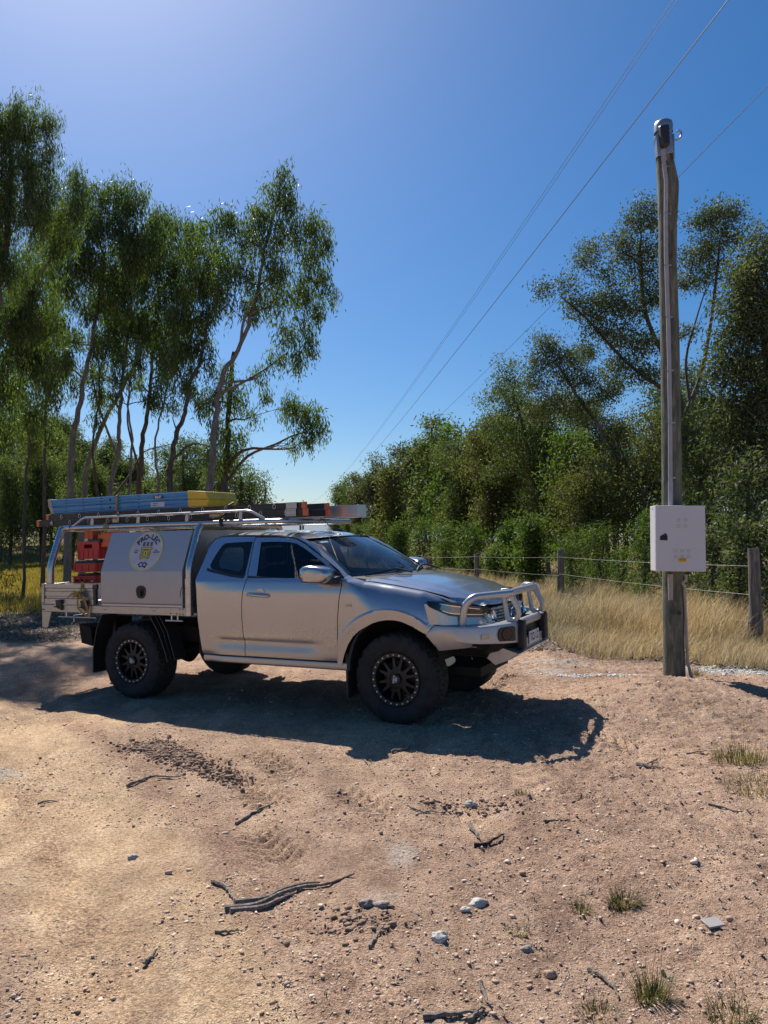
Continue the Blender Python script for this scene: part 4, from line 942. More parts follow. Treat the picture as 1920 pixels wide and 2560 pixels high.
# headboard uprights and front frame
for side in (-1, 1):
    MB().tube([(-2.300, side*.890, .887), (-2.300, side*.890, 1.262)], .042, 16).build('headboard_sleeve', M['tube'], tray, smooth=60)
    MB().tube(round_corner([(-2.302, side*.885, 1.24), (-2.302, side*.885, 1.375), (-2.300, side*.715, 1.80), (-2.300, side*.60, 1.80)], .09, 8), .036, 14).build('headboard_tube', M['tube'], tray, smooth=60)
    MB().tube(round_corner([(-2.20, side*.70, .97), (-2.20, side*.70, 1.62), (-2.22, side*.45, 1.66)], .10, 8), .012, 8).build('window_guard', M['tube'], tray, smooth=60)
MB().tube([(-2.30, -.62, 1.80), (-2.30, .62, 1.80)], .036, 14).build('headboard_cross_tube', M['tube'], tray, smooth=60)
mb = MB()
for z in np.arange(1.25, 1.62, .05): mb.tube([(-2.24, -.66, z), (-2.24, .66, z)], .003, 4, False)
for y in np.arange(-.66, .67, .05): mb.tube([(-2.242, y, 1.2), (-2.242, y, 1.64)], .003, 4, False)
mb.build('headboard_mesh', M['galv'], tray)
# ------------------------------------------------------------------ canopy toolbox
cs = [(.900,.972),(.905,1.335),(.738,1.752),(-.738,1.752),(-.905,1.335),(-.900,.972)]
cb = MB().prism(cs, 0, -3.500, -2.372); can = cb.build('canopy', M['canopy'], ute, bevel=.004, fixn=True)
for side in (-1, 1):
    prof = [(.906,.996),(.914,.998),(.918,1.005),(.918,1.330),(.9155,1.342),(.752,1.750),(.744,1.756),(.736,1.756)]
    mb = MB(); mb.grid([[(x, side*y, z) for y, z in prof] for x in (-3.503, -3.499, -2.368, -2.364)])
    for x in (-3.503, -2.364): mb.add([(x, side*y, z) for y, z in prof]+[(x, side*.73, 1.752), (x, side*.900, 1.335), (x, side*.90, .996)], [tuple(range(len(prof)+3))])
    dd = mb.build('canopy_door', M['canopy'], can, smooth=20, fixn=True)
    MB().box((-3.50, min(side*.90, side*.9165), .968), (-2.366, max(side*.90, side*.9165), .990)).build('door_sill_trim', M['bar'], can, bevel=.002)
    lk = [(-2.985,1.165),(-2.962,1.184),(-2.925,1.190),(-2.888,1.184),(-2.862,1.163),(-2.855,1.135),(-2.862,1.092),(-2.880,1.064),(-2.903,1.053),(-2.945,1.053),(-2.968,1.063),(-2.985,1.090),(-2.993,1.135)]
    lo_ = MB().prism(lk, 1, side*.916, side*.926).build('lock', M['black'], dd, bevel=.003, fixn=True)
    MB().prism([(-2.925+(x+2.925)*.66, 1.125+(z-1.125)*.66) for x, z in lk], 1, side*.9255, side*.9295).box((-2.945, min(side*.926, side*.945), 1.075), (-2.905, max(side*.926, side*.945), 1.135)).build('lock_lever', M['blackm'], lo_, bevel=.003)
# logo decal on the sloping upper panel (real flat sticker), centre (-2.895, z 1.535)
sl = Vector((0, .418/math.hypot(.418,.163)*0+.163/math.hypot(.415,.163), .415/math.hypot(.415,.163)))   # up the slope on the near side (towards +y)
def logo_pt(side):
    su = Vector((0, -side*.3655, .9308)); sn = Vector((0, side*.9308, .3655)); c0 = Vector((-2.925, side*(.9155-(1.546-1.342)*.4007), 1.546))
    def f(u, v, d): return tuple(c0+Vector((1 if side < 0 else -1, 0, 0))*u+su*v+sn*(.0015+d))
    return f
for side in (-1, 1):
    f = logo_pt(side); rx, ry = .228, .221
    ell = lambda a, k: (rx*k*math.cos(a), ry*k*math.sin(a))
    lg = MB().poly([[ell(a, .95) for a in np.linspace(0, 2*math.pi, 65)[:-1]]], lambda p: f(p[0], p[1], .0006)).build('logo_disc', M['logow'], can)
    MB().poly([[ell(a, 1) for a in np.linspace(0, 2*math.pi, 65)[:-1]], [ell(a, .945) for a in np.linspace(2*math.pi, 0, 65)[:-1]]], lambda p: f(p[0], p[1], .0012)).build('logo_ring', M['logoy'], lg)
    tx = MB()
    def put(s, u, v, ang, size, bold=.0016):
        vs, fs = text_mesh(s, size, bold); ca, sa = math.cos(ang), math.sin(ang)
        tx.add([f(u+p.x*ca-p.y*sa, v+p.x*sa+p.y*ca, .0022) for p in vs], fs)
    word = 'PRO-LEC'; angs = [146, 127.5, 107, 90, 73.5, 56.5, 38]
    for chh, a in zip(word, angs): put(chh, .158*math.cos(R_(a)), .012+.150*math.sin(R_(a)), R_(a-90), .080, .0032)
    put('-', -.062, -.142, R_(-12), .05, .002); put('CQ', 0, -.154, 0, .074, .0030); put('-', .062, -.142, R_(12), .05, .002)
    put('LIC No', -.140, .008, 0, .019, .0004); put('84829', -.140, -.014, 0, .019, .0004); put('ARC', .140, .008, 0, .019, .0004); put('AU00000000', .146, -.014, 0, .0175, .0004)
    for kx in (-.052, 0, .052):      # insulators on the transformer emblem
        for q in range(3):
            zz = .062+q*.014; tx.add([f(kx-.019, zz, .0022), f(kx+.019, zz, .0022), f(kx+.019, zz+.0085, .0022), f(kx-.019, zz+.0085, .0022)], [(0,1,2,3)])
        for dx in (-.007, .004): tx.add([f(kx+dx, .048, .0021), f(kx+dx+.003, .048, .0021), f(kx+dx+.003, .108, .0021), f(kx+dx, .108, .0021)], [(0,1,2,3)])
    def fr(u0, v0, u1, v1, t, d=.0026):
        for a_, b_, c_, d_ in ((u0, v0, u1, v0+t), (u0, v1-t, u1, v1), (u0, v0, u0+t, v1), (u1-t, v0, u1, v1)): tx.add([f(a_, b_, d), f(c_, b_, d), f(c_, d_, d), f(a_, d_, d)], [(0,1,2,3)])
    fr(-.068, -.078, .068, .022, .005); fr(-.078, .020, .078, .045, .005); fr(-.033, -.060, .033, .012, .006); fr(-.060, -.090, -.036, -.078, .003); fr(.036, -.090, .060, -.078, .003)
    for u in (-.057, -.049, -.041, .041, .049, .057): tx.add([f(u-.0012, -.062, .0026), f(u+.0012, -.062, .0026), f(u+.0012, .010, .0026), f(u-.0012, .010, .0026)], [(0,1,2,3)])
    tx.add([f(.008, .004, .0028), f(-.016, -.026, .0028), f(-.001, -.026, .0028), f(-.008, -.052, .0028), f(.016, -.020, .0028), f(.001, -.020, .0028)], [(0,1,2,5),(5,2,3,4)])
    tx.build('logo_lettering', M['navy'], lg)
    MB().add([f(-.067, -.077, .0018), f(.067, -.077, .0018), f(.067, .021, .0018), f(-.067, .021, .0018)], [(0,1,2,3)]).add([f(-.077, .021, .0018), f(.077, .021, .0018), f(.077, .044, .0018), f(-.077, .044, .0018)], [(0,1,2,3)]).build('logo_emblem', M['logoy'], lg)
# ------------------------------------------------------------------ rack over tray and cab
ro = None
for side in (-1, 1):
    y_ = side*.68
    t1 = MB().tube([(-4.26, y_, 1.828), (-3.0, y_, 1.826), (-1.40, y_, 1.818)], .0275, 14)
    t1 = t1.build('rack_rail' if side < 0 else 'rack_rail', M['tube'], tray, smooth=60)
    MB().tube(round_corner([(-4.373, side*.850, 1.195), (-4.373, side*.850, 1.395), (-4.373, side*.690, 1.815), (-4.345, side*.66, 1.825), (-4.22, side*.68, 1.828)], .10, 8), .040, 14).build('rear_hoop_tube', M['tube'], tray, smooth=60)
    MB().tube(round_corner([(-4.18, y_, 1.855), (-4.03, y_, 1.938), (-1.68, y_, 1.934), (-1.50, y_, 1.848)], .05, 6), .0135, 10).build('ladder_guide_rail', M['tube'], tray, smooth=60)
    for px_ in (-3.895, -3.19, -2.50, -1.80): MB().prism([(px_-.022,1.845),(px_+.022,1.845),(px_+.032,1.930),(px_-.010,1.930)], 1, y_-.004, y_+.004).build('guide_bracket', M['alu'], tray)
MB().tube(round_corner([(-1.41, -.68, 1.818), (-1.28, -.68, 1.816), (-1.28, .68, 1.816), (-1.41, .68, 1.818)], .10, 8), .0275, 14).build('rack_end_tube', M['tube'], tray, smooth=60)
MB().tube([(-4.32, -.66, 1.815), (-4.32, .66, 1.815)], .03, 12).build('rack_end_tube', M['tube'], tray, smooth=60)
mb = MB()
for x in (-3.5, -2.75, -2.0): mb.tube([(x, -.68, 1.822), (x, .68, 1.822)], .019, 8)
mb.build('rack_cross_bar', M['tube'], tray, smooth=60)
MB().tube(smooth_path([(-2.335, -.925, 1.185), (-2.35, -.94, 1.17), (-2.362, -.945, 1.13), (-2.372, -.94, 1.08)], 4), .004, 5).build('release_cord', M['black'], tray)
# ================================================================== LOADS ON THE UTE (things of their own, placed in the truck's frame)
def in_truck(name, label, cat, group=None):
    o = empty(name); o.matrix_world = TR.to_4x4(); o.location = TO; return tag(o, label, cat, group)
# long black extension ladder, two sections
L = in_truck('extension_ladder', 'long black fibreglass extension ladder with orange rail ends lying on the roof rack', 'ladder')
for (z0, z1, xa, xb) in ((1.866, 1.934, -4.90, -1.087), (1.940, 1.998, -4.735, -1.10)):
    for y in (-.58, -.15):
        mb = MB().box((xa, y-.004, z0), (xb, y+.024, z1)); mb.box((xa, y-.010, z1-.008), (xb, y+.030, z1+.000)).box((xa, y-.010, z0), (xb, y+.030, z0+.008))
        mb.build('rail', M['fibre'], L)
        for xe in (xa, xb): MB().box((xe-.022, y-.013, z0-.003), (xe+.022, y+.033, z1+.003)).build('end_cap', M['orange'], L, bevel=.005)
    rg = np.arange(xa+.24, xb-.1, .305)
    for x in rg: MB().tube([(x, -.575, (z0+z1)/2), (x, -.13, (z0+z1)/2)], .014, 8).build('rung', M['alu'], L, smooth=60)
    mb = MB()
    for x in rg: mb.tube([(x+.016*math.sin(a)*(1-.35*math.cos(a)), -.592, (z0+z1)/2+.024*math.cos(a)) for a in np.linspace(0, 2*math.pi, 15)], .0028, 4, False)
    mb.build('rung_rings', M['white'], L)
MB().box((-1.306, -.600, 1.862), (-1.181, -.594, 1.934)).box((-1.296, -.600, 1.938), (-1.171, -.594, 2.000)).build('bracket_plate', M['alu'], L)
mb = MB()
for i in range(4):
    for j in range(2): mb.lathe([(.0055,-.6005),(.0005,-.602)], 1, c=(-1.288+i*.030, 0, 1.878+j*.038), n=8)
mb.build('bracket_holes', M['black'], L)
lb = MB().prism(rrect(-2.275, 1.881, -2.065, 1.925, .015), 1, -.591, -.594).build('rail_label', M['strap'], L)
vs, fs = text_mesh('GORILLA', .030, .0008); MB().add([(-2.20+v.x, -.5955, 1.903+v.y) for v in vs], fs).build('label_lettering', M['white'], L)
MB().box((-3.66, -.596, 1.875), (-3.56, -.592, 1.925)).box((-4.68, -.596, 1.893), (-4.64, -.592, 1.908)).build('rail_sticker', M['alu'], L)
# blue platform step ladder
B = in_truck('step_ladder', 'folded blue fibreglass step ladder with yellow end cap on top of the black ladder', 'ladder')
for z0, z1 in ((2.008, 2.090), (2.096, 2.178)):
    for y in (-.55, -.12):
        zc = (z0+z1)/2
        prof = [(0,z0),(-.006,z0+.008),(-.006,z0+.022),(0,z0+.028),(0,zc-.004),(-.006,zc+.002),(-.006,z1-.008),(0,z1),(.035,z1),(.035,z0)]
        xr_ = -4.70
        mb = MB().prism([(y+a, z) for a, z in prof], 0, xr_, -2.578); mb.build('stile', M['blue'], B, fixn=True)
    mb = MB()
    for x in np.arange(-4.4, -2.7, .285): mb.box((x-.03, -.53, z0+.02), (x+.03, -.10, z0+.035))
    mb.build('treads', M['alu'], B)
yc = MB().hexa([(-2.585,-.562,2.004),(-2.325,-.562,2.006),(-2.325,-.07,2.006),(-2.585,-.07,2.004),(-2.585,-.562,2.092),(-2.300,-.562,2.080),(-2.300,-.07,2.080),(-2.585,-.07,2.092)])
yc.hexa([(-2.585,-.562,2.094),(-2.300,-.562,2.083),(-2.300,-.07,2.083),(-2.585,-.07,2.094),(-2.590,-.562,2.184),(-2.345,-.562,2.165),(-2.345,-.07,2.165),(-2.590,-.07,2.184)])
yc.build('end_cap', M['yellow'], B, bevel=.006)
MB().hexa([(-4.70,-.56,2.004),(-4.64,-.56,2.004),(-4.64,-.08,2.004),(-4.70,-.08,2.004),(-4.755,-.56,2.095),(-4.69,-.56,2.095),(-4.69,-.08,2.095),(-4.755,-.08,2.095)]).hexa([(-4.755,-.56,2.097),(-4.69,-.56,2.097),(-4.69,-.08,2.097),(-4.755,-.08,2.097),(-4.765,-.56,2.186),(-4.71,-.56,2.186),(-4.71,-.08,2.186),(-4.765,-.08,2.186)]).build('foot_block', M['pvco'], B, bevel=.004)
for x in np.arange(-4.45, -2.72, .29):
    for z in (2.032, 2.070, 2.120, 2.158): MB().box((x-.016, -.5595, z-.004), (x+.010, -.5575, z+.005)).build('rivet', M['navy'], B)
for z in (2.050, 2.137): MB().lathe([(.015,-.5575),(.012,-.5615),(.0005,-.5615)], 1, c=(-3.735, 0, z), n=12).build('bolt_head', M['navy'], B)
l1 = MB().box((-3.075, -.5600, 2.117), (-2.935, -.5575, 2.150)).build('brand_plate', M['navy'], B)
vs, fs = text_mesh('BAILEY', .034, .0012); MB().add([(-3.005+v.x*.92, -.5612, 2.1335+v.y) for v in vs], fs).build('brand_lettering', M['white'], B)
l2 = MB().box((-3.115, -.5600, 2.026), (-2.915, -.5575, 2.080)).build('rating_label', M['logow'], B)
mb = MB()
for zz, s_t, sz in ((2.066, 'FS13390', .018), (2.045, '150kg RATED', .012)):
    vs, fs = text_mesh(s_t, sz, .0003); mb.add([(-3.05+v.x, -.5612, zz+v.y) for v in vs], fs)
mb.build('rating_lettering', M['navy'], B)
# aluminium plank
K = in_truck('work_plank', 'long bare aluminium plank sticking out past the front of the black ladder', 'plank')
MB().box((-4.3, .04, 1.846), (-.835, .045, 1.976)).box((-4.3, .215, 1.846), (-.835, .22, 1.976)).box((-4.3, .045, 1.968), (-.835, .215, 1.976)).box((-4.3, .045, 1.846), (-.835, .215, 1.852)).build('deck', M['plank'], K)
MB().box((-.842, .037, 1.843), (-.832, .223, 1.979)).build('end_plate', M['plank'], K, bevel=.002)
# crates
def crate(name, x0, z0, h, label, lid=None, handle=True, lattice=False, w=.345, d=.50, y0=-.65):
    C_ = in_truck(name, label, 'crate', 'red crates stacked in the tray'); x1 = x0+w; y1 = y0+d; t = .012
    mb = MB(); o_ = rrect(x0, z0, x1, z0+h, .012)
    holes = []
    if handle: holes.append(rrect(x0+w*.31, z0+h*.62, x0+w*.69, z0+h*.86, .012)[::-1])
    if lattice:
        for i in range(4):
            for j in range(1): holes.append(rrect(x0+.03+i*.078, z0+h*.22, x0+.085+i*.078, z0+h*.60, .004)[::-1])
    for yy in (y0, y1):
        mb.poly([o_]+holes, lambda p: (p[0], yy, p[1])); mb.poly([o_]+holes, lambda p: (p[0], yy+(t if yy == y0 else -t), p[1]))
    for lp in holes: mb.grid([[(p[0], y0, p[1]) for p in lp+[lp[0]]], [(p[0], y0+t, p[1]) for p in lp+[lp[0]]]])
    mb.box((x0, y0+.001, z0), (x0+t, y1-.001, z0+h)).box((x1-t, y0+.001, z0), (x1, y1-.001, z0+h)).box((x0+.002, y0+.002, z0), (x1-.002, y1-.002, z0+.01))
    bd = mb.build('body', M['red'], C_)
    rb = MB()
    for zz, hh, o in ((z0+h-.016, .016, .010), (z0+h*.52, .008, .006), (z0+.004, .012, .004)):
        rb.box((x0-o, y0-o, zz), (x1+o, y0, zz+hh)).box((x1, y0-o, zz), (x1+o, y1, zz+hh))
    for k in range(5 if handle else 4):
        xx = x0+.02+k*(w-.04)/(4 if handle else 3); rb.box((xx-.004, y0-.006, z0+.01), (xx+.004, y0, z0+h*(.52 if handle else .9)))
    for k in range(6):
        yy = y0+.03+k*(d-.06)/5; rb.box((x1, yy-.004, z0+.01), (x1+.006, yy+.004, z0+h-.02))
    rb.build('ribs', M['red'], C_)
    if lid: MB().box((x0+.01+lid[0], y0+.002, z0+h-.002), (x1+.012, y1, z0+h+lid[1])).build('lid', M['black'], C_, bevel=.01)
    return C_
crate('plastic_crate', -4.235, 1.190, .080, 'lowest red crate of the stack, slatted sides and a black lid', (.05, .026), False, True, .36)
crate('plastic_crate', -4.225, 1.318, .100, 'middle red crate of the stack, shallow and plain with a black lid', (.0, .028), False, False, .36)
crate('plastic_crate', -4.165, 1.466, .196, 'topmost and tallest red crate of the stack with a hand hole', None, True, False, .345)
L3 = in_truck('folded_tarp', 'black folded cover lying in the mouth of the tallest red crate', 'cover')
MB().hexa([(-3.99,-.655,1.645),(-3.80,-.655,1.645),(-3.80,-.2,1.645),(-3.99,-.2,1.645),(-3.985,-.660,1.695),(-3.79,-.660,1.69),(-3.79,-.2,1.70),(-3.985,-.2,1.695)]).build('cover_sheet', M['black'], L3, bevel=.01)
for k, (x0, h, lb_) in enumerate(((-4.10, .128, 'left of two orange cartons standing on the topmost red crate'), (-4.035, .130, 'right of two orange cartons standing on the topmost red crate'))):
    o = in_truck('carton', lb_, 'carton', 'orange cartons on the crates')
    b_ = MB().box((x0, -.60, 1.662), (x0+.060, -.42, 1.662+h)).build('box', M['orangeb'], o, bevel=.003)
    MB().box((x0+.010+.02*k, -.6015, 1.668), (x0+.045+.01*k, -.600, 1.700)).build('print', M['white'], o)
o = in_truck('tool_case', 'bright orange case between the cartons and the canopy toolbox', 'case')
MB().hexa([(-3.88,-.62,1.60),(-3.66,-.62,1.60),(-3.66,-.35,1.60),(-3.88,-.35,1.60),(-3.87,-.62,1.760),(-3.64,-.62,1.775),(-3.64,-.35,1.775),(-3.87,-.35,1.76)]).build('shell', M['orange'], o, bevel=.012)
MB().tube([(-3.83,-.63,1.745),(-3.80,-.65,1.775),(-3.74,-.65,1.78),(-3.71,-.63,1.755)], .008, 6).build('handle', M['black'], o)
# webbing strap over the ladders and its knotted tail on the tray side
def webbing(mb, pts, w, wd):
    P = [[], []]; wv = Vector(wd)*w*.5
    for p in pts: P[0].append(tuple(Vector(p)-wv)); P[1].append(tuple(Vector(p)+wv))
    mb.grid(P)
S_ = in_truck('ratchet_strap', 'yellow webbing strap tied over the blue step ladder down to the rack rail', 'strap')
mb = MB(); webbing(mb, [(-3.62,-.10,2.187),(-3.62,-.562,2.187),(-3.62,-.572,2.180),(-3.625,-.573,2.00),(-3.635,-.600,1.93),(-3.64,-.706,1.86)], .030, (1, 0, 0)); mb.build('band', M['strap'], S_)
mb = MB()
for a_ in range(3): webbing(mb, [(-3.64-.02*a_,-.70,1.87),(-3.67+.03*a_,-.715,1.83),(-3.70+.035*a_,-.712,1.79),(-3.735+.05*a_,-.70,1.75)], .022, (.9, 0, .3))
mb.build('tail', M['strap'], S_)
S_ = in_truck('tie_strap', 'tangled yellow webbing knotted to the tray side beside the red crates', 'strap')
mb = MB()
webbing(mb, [(-3.80,-.80,1.235),(-3.785,-.925,1.225),(-3.780,-.935,1.15),(-3.79,-.95,1.09)], .035, (1, 0, .1))
webbing(mb, [(-3.99,-.95,1.04),(-3.93,-.955,1.085),(-3.86,-.962,1.10),(-3.79,-.965,1.09),(-3.75,-.960,1.06)], .034, (.3, 0, .9))
webbing(mb, [(-3.88,-.965,1.13),(-3.82,-.970,1.115),(-3.77,-.965,1.07),(-3.71,-.960,1.02),(-3.675,-.955,.94),(-3.68,-.935,.85)], .032, (.9, 0, .25))
webbing(mb, [(-3.80,-.965,1.10),(-3.815,-.960,1.02),(-3.82,-.955,.94),(-3.76,-.95,.89),(-3.70,-.93,.84)], .030, (.9, 0, .3))
webbing(mb, [(-3.87,-.972,1.06),(-3.80,-.978,1.10),(-3.74,-.972,1.13)], .03, (.2, 0, .95))
mb.build('webbing', M['strap'], S_)
MB().tube([(-3.82,-.972,1.085),(-3.78,-.985,1.11),(-3.745,-.975,1.07),(-3.79,-.968,1.05),(-3.82,-.972,1.085)], .018, 6).build('knot', M['strap'], S_)
S_ = in_truck('bungee_cord', 'black bungee cord wrapped around the rack tube near the ladder front bracket', 'cord')
MB().tube([(-2.02,-.72,1.78),(-2.03,-.722,1.86),(-2.01,-.63,1.93),(-2.0,-.61,2.0),(-1.97,-.56,2.03)], .010, 6).tube([(-2.02+.0,-.68+.036*math.cos(a),1.824+.036*math.sin(a)) for a in np.linspace(0, 2*math.pi, 13)], .009, 6, False).build('loop', M['black'], S_)

# ================================================================== POWER POLE, CABINET, OVERHEAD LINES
PB = at(1683, 1700, 8.92); PB.z = 0.0
pole = empty('power_pole'); pole.location = (0, 0, 0)
tag(pole, 'leaning greenish weathered timber power pole with grey conduit up its face', 'power pole')
def pole_c(z):
    """centre line and radius of the pole at height z"""
    tab = [(-.4, 1686), (0.0, 1685.7), (.75, 1682.5), (1.2, 1681), (2.2, 1679.5), (3.0, 1678), (4.0, 1674.6), (5.0, 1669.5), (5.5, 1669), (5.9, 1669), (6.25, 1661), (6.7, 1658)]
    d = 8.92; yb = 1280-FPX*0
    px = interp(tab, z)
    # invert: find x so that (x,d,z) projects to px
    dep = d*cp+(z-CAMH)*sp
    return Vector(((px-960)/FPX*dep, d, z))
RT = [(-.4,.13),(0,.126),(.4,.119),(.75,.119),(1.2,.112),(2.2,.115),(3.2,.111),(4.2,.107),(5.0,.104),(5.4,.106),(5.65,.114),(5.9,.118),(6.1,.108),(6.3,.098),(6.7,.097)]
P = []
for z in np.linspace(-.4, 6.62, 90):
    c_ = pole_c(z); r = interp(RT, z); row = []
    for k in range(28):
        a = 2*math.pi*k/28; rr = r*(1+.045*float(fbm(np.array([math.cos(a)*1.6+5]), np.array([z*1.2+math.sin(a)*1.6]), 4, 3)[0])*2)
        if z > 5.4 and z < 6.2: rr *= 1+.10*max(0, math.cos(a))*float(sstep(5.4, 5.85, z)*sstep(6.2, 5.95, z))
        row.append((c_.x+rr*math.cos(a), c_.y+rr*math.sin(a), z))
    row.append(row[0]); P.append(row)
pm = mat_bark('treated_pole', (.040, .045, .032), (.105, .112, .082), (.215, .21, .17), (14, 14, 2.4))
mb = MB().grid(P); mb.build('shaft', pm, pole, smooth=70, fixn=True)
tc_ = pole_c(6.64)
mb = MB(); mb.lathe([(.108, -.10), (.110, -.02), (.103, .02), (.075, .042), (.001, .05)], 2, c=tuple(tc_), n=30); mb.build('cap', M['galv'], pole, smooth=50)
cx_ = lambda z: pole_c(z).x
# meter fuse bracket near the top (front-left of the pole), hook on the right
def fz(z, u, v):                      # point on the pole front: u right, v towards the camera from the axis
    c_ = pole_c(z); return (c_.x+u, c_.y-v, z)
MB().hexa([fz(6.20,-.125,.03),fz(6.24,.06,.08),fz(6.24,.06,.125),fz(6.20,-.125,.11),fz(6.46,-.135,.03),fz(6.54,.055,.08),fz(6.54,.055,.125),fz(6.46,-.135,.11)]).build('bracket', M['galv'], pole, bevel=.004)
MB().box(fz(6.17,.055,.115), fz(6.47,.085,.09)).build('bracket_strap', M['galv'], pole, bevel=.003)
MB().hexa([fz(6.29,-.095,.11),fz(6.30,.005,.11),fz(6.30,.005,.19),fz(6.28,-.085,.19),fz(6.56,-.115,.11),fz(6.57,.0,.11),fz(6.55,.0,.19),fz(6.53,-.11,.19)]).build('fuse_box', M['black'], pole, bevel=.018)
hk = [fz(6.42,.08,.02), fz(6.44,.13,.02), fz(6.46,.175,.02), fz(6.50,.205,.02), fz(6.545,.20,.02), fz(6.56,.175,.02), fz(6.545,.155,.02)]
MB().tube(smooth_path(hk, 5), .011, 8).tube([fz(6.435+.017*math.cos(a),.108,.02+.017*math.sin(a)) for a in np.linspace(0, 2*math.pi, 10)], .005, 5, False).build('hook', M['galv'], pole, smooth=60)
# conduit up the front
cpth = [fz(z, -.062-.004*math.sin(z*1.3), interp(RT, z)+.012) for z in np.linspace(2.02, 6.26, 24)]
MB().tube(cpth, .024, 10).build('conduit', M['pvc'], pole, smooth=60)
MB().tube([fz(z, -.055, interp(RT, z)+.014) for z in (6.14, 6.20, 6.27)], .028, 10).build('conduit_coupling', M['pvc'], pole, smooth=60)
MB().tube([fz(z, -.062, interp(RT, z)+.012) for z in (2.02, 2.2, 2.3)], .0275, 10).build('conduit_coupling', M['pvc'], pole, smooth=60)
for z in (2.35, 3.00, 3.62, 4.26, 4.88, 5.50, 6.07):
    r = interp(RT, z)+.012
    MB().tube([fz(z, -.062+.027*math.cos(a), r+.027*math.sin(a)) for a in np.linspace(0, 2*math.pi, 13)], .004, 5, False).box(fz(z-.009, -.04, r-.006), fz(z+.009, .0, r-.014)).lathe([(.006, 0), (.001, .003)], 2, c=fz(z, -.012, r), n=6).build('saddle', M['galv'], pole, smooth=50)
MB().tube([fz(z, -.07, interp(RT, z)+.01) for z in (.92, 1.0, 1.09, 1.22)], [.026, .026, .030, .030], 10).build('lower_conduit', M['pvco'], pole, smooth=60)
MB().tube(smooth_path([fz(1.22, .10, .155), fz(1.155, .095, .155), fz(1.12, .06, .150), fz(1.08, .035+.06, .12), fz(1.0, .105, .085), fz(.6, .118, .085), fz(.22, .125, .09), fz(.12, .14, .10), fz(-.02, .17, .12)], 6), .017, 10).build('earth_conduit', M['pvco'], pole, smooth=60)
for z in (1.0, .30): MB().tube([fz(z+.012*k, .109, .085) for k in (0, 1)], .021, 10).build('saddle', M['pvco'], pole, smooth=60)
MB().lathe([(.022, 0), (.018, .004), (.001, .003)], 1, c=fz(.77, .02, .143), n=14).box(fz(.765, -.06, .140), fz(.772, .0, .145)).build('pole_tag', M['black'], pole)
# cabinet
cabn = empty('electrical_cabinet'); c0 = at(1638, 1263.4, 8.62); c1 = at(1762.7, 1264.6, 8.56)
ang = math.atan2(c1.y-c0.y, c1.x-c0.x); W_ = math.hypot(c1.x-c0.x, c1.y-c0.y); H_ = .755; D_ = .26
cabn.location = (c0.x, c0.y, c0.z-H_); cabn.rotation_euler = (0, R_(.15), ang)
tag(cabn, 'pale grey steel cabinet with black quarter turn handle mounted on the power pole', 'cabinet')
MB().box((0, .022, 0), (W_, D_, H_)).build('body', M['cab'], cabn, bevel=.006)
dr = MB().box((.001, 0, .002), (W_-.001, .018, H_-.002)).build('door', M['cab'], cabn, bevel=.004)
hp = [(.045,.357),(.130,.352),(.133,.395),(.120,.432),(.106,.436),(.048,.402)]
hn = MB().prism(hp, 1, -.004, .002).build('handle', M['black'], dr, bevel=.003, fixn=True)
MB().prism([(.055,.372),(.122,.366),(.119,.402),(.106,.412),(.062,.393)], 1, -.014, -.003).build('lever', M['blackm'], hn, bevel=.004, fixn=True)
mb = MB()
vent = [(x, z) for z in (.585, .517) for x in (.255, .330)]+[(x, z) for z in (.235, .168) for x in (.218, .290, .362)]
for x, z in vent:
    for k in range(2):
        mb.box((x-.016, -.0028, z-.015+k*.0270), (x+.016, .001, z-.0105+k*.0270)); mb.box((x-.016+k*.0285, -.0022, z-.015), (x-.0125+k*.0285, .001, z+.0165))
mb.build('knockouts', M['pvc'], dr)
sk = MB().box((.243, -.003, .108), (.338, .001, .152)).build('warning_sticker', M['sticker'], dr)
vs, fs = text_mesh('DANGER', .020, .0006); mb = MB().add([(.2905+v.x, -.0042, .139+v.y) for v in vs], fs); vs, fs = text_mesh('LIVE PARTS', .012, .0003); mb.add([(.2905+v.x, -.0042, .120+v.y) for v in vs], fs)
mb.build('sticker_lettering', M['red'], sk)
MB().box((-.0015, .10, H_-.045), (0, .15, H_-.030)).build('maker_badge', M['pvc'], cabn)
# overhead lines
def span(name, label, p0, p1, sag, r=.009, grp='overhead lines running down the road'):
    p0, p1 = Vector(p0), Vector(p1); pts = []
    for k in range(49):
        t = k/48; q = p0.lerp(p1, t); q.z -= 4*sag*t*(1-t); pts.append(q)
    return tag(MB().tube(pts, r, 5).build(name, M['line'], smooth=60), label, 'wire', grp)
FP = Vector((-14.2, 132, 0)); FP.z = float(base_z(FP.x, FP.y)); 
def far_pole(name, x, y, h, label, w=2.2):
    z0 = float(base_z(x, y)); o = empty(name, (x, y, z0)); tag(o, label, 'power pole', 'far power poles along the road')
    MB().tube([(0, 0, -.3), (0, 0, h)], [.19, .13], 8).build('shaft', M['barkd'], o, smooth=50)
    a_ = MB().box((-w/2, -.06, h-1.15), (w/2, .06, h-1.0)).tube([(-w/2, 0, h-1.0), (0, -.05, h-.25)], .05, 5).tube([(w/2, 0, h-1.05), (0, -.05, h-.35)], .05, 5); a_.build('cross_arm', M['galv'], o)
    return o, z0
po, pz = far_pole('distant_power_pole', -14.2, 132, 8.9, 'tallest far pole with a cross arm above the ladder, down the road')
far_pole('distant_power_pole', -13.5, 230, 8.0, 'faint small far pole on the skyline left of the thick far pole')
far_pole('distant_power_pole', -12.0, 108, 6.2, 'thick plain far pole seen between roof and rack', .9)
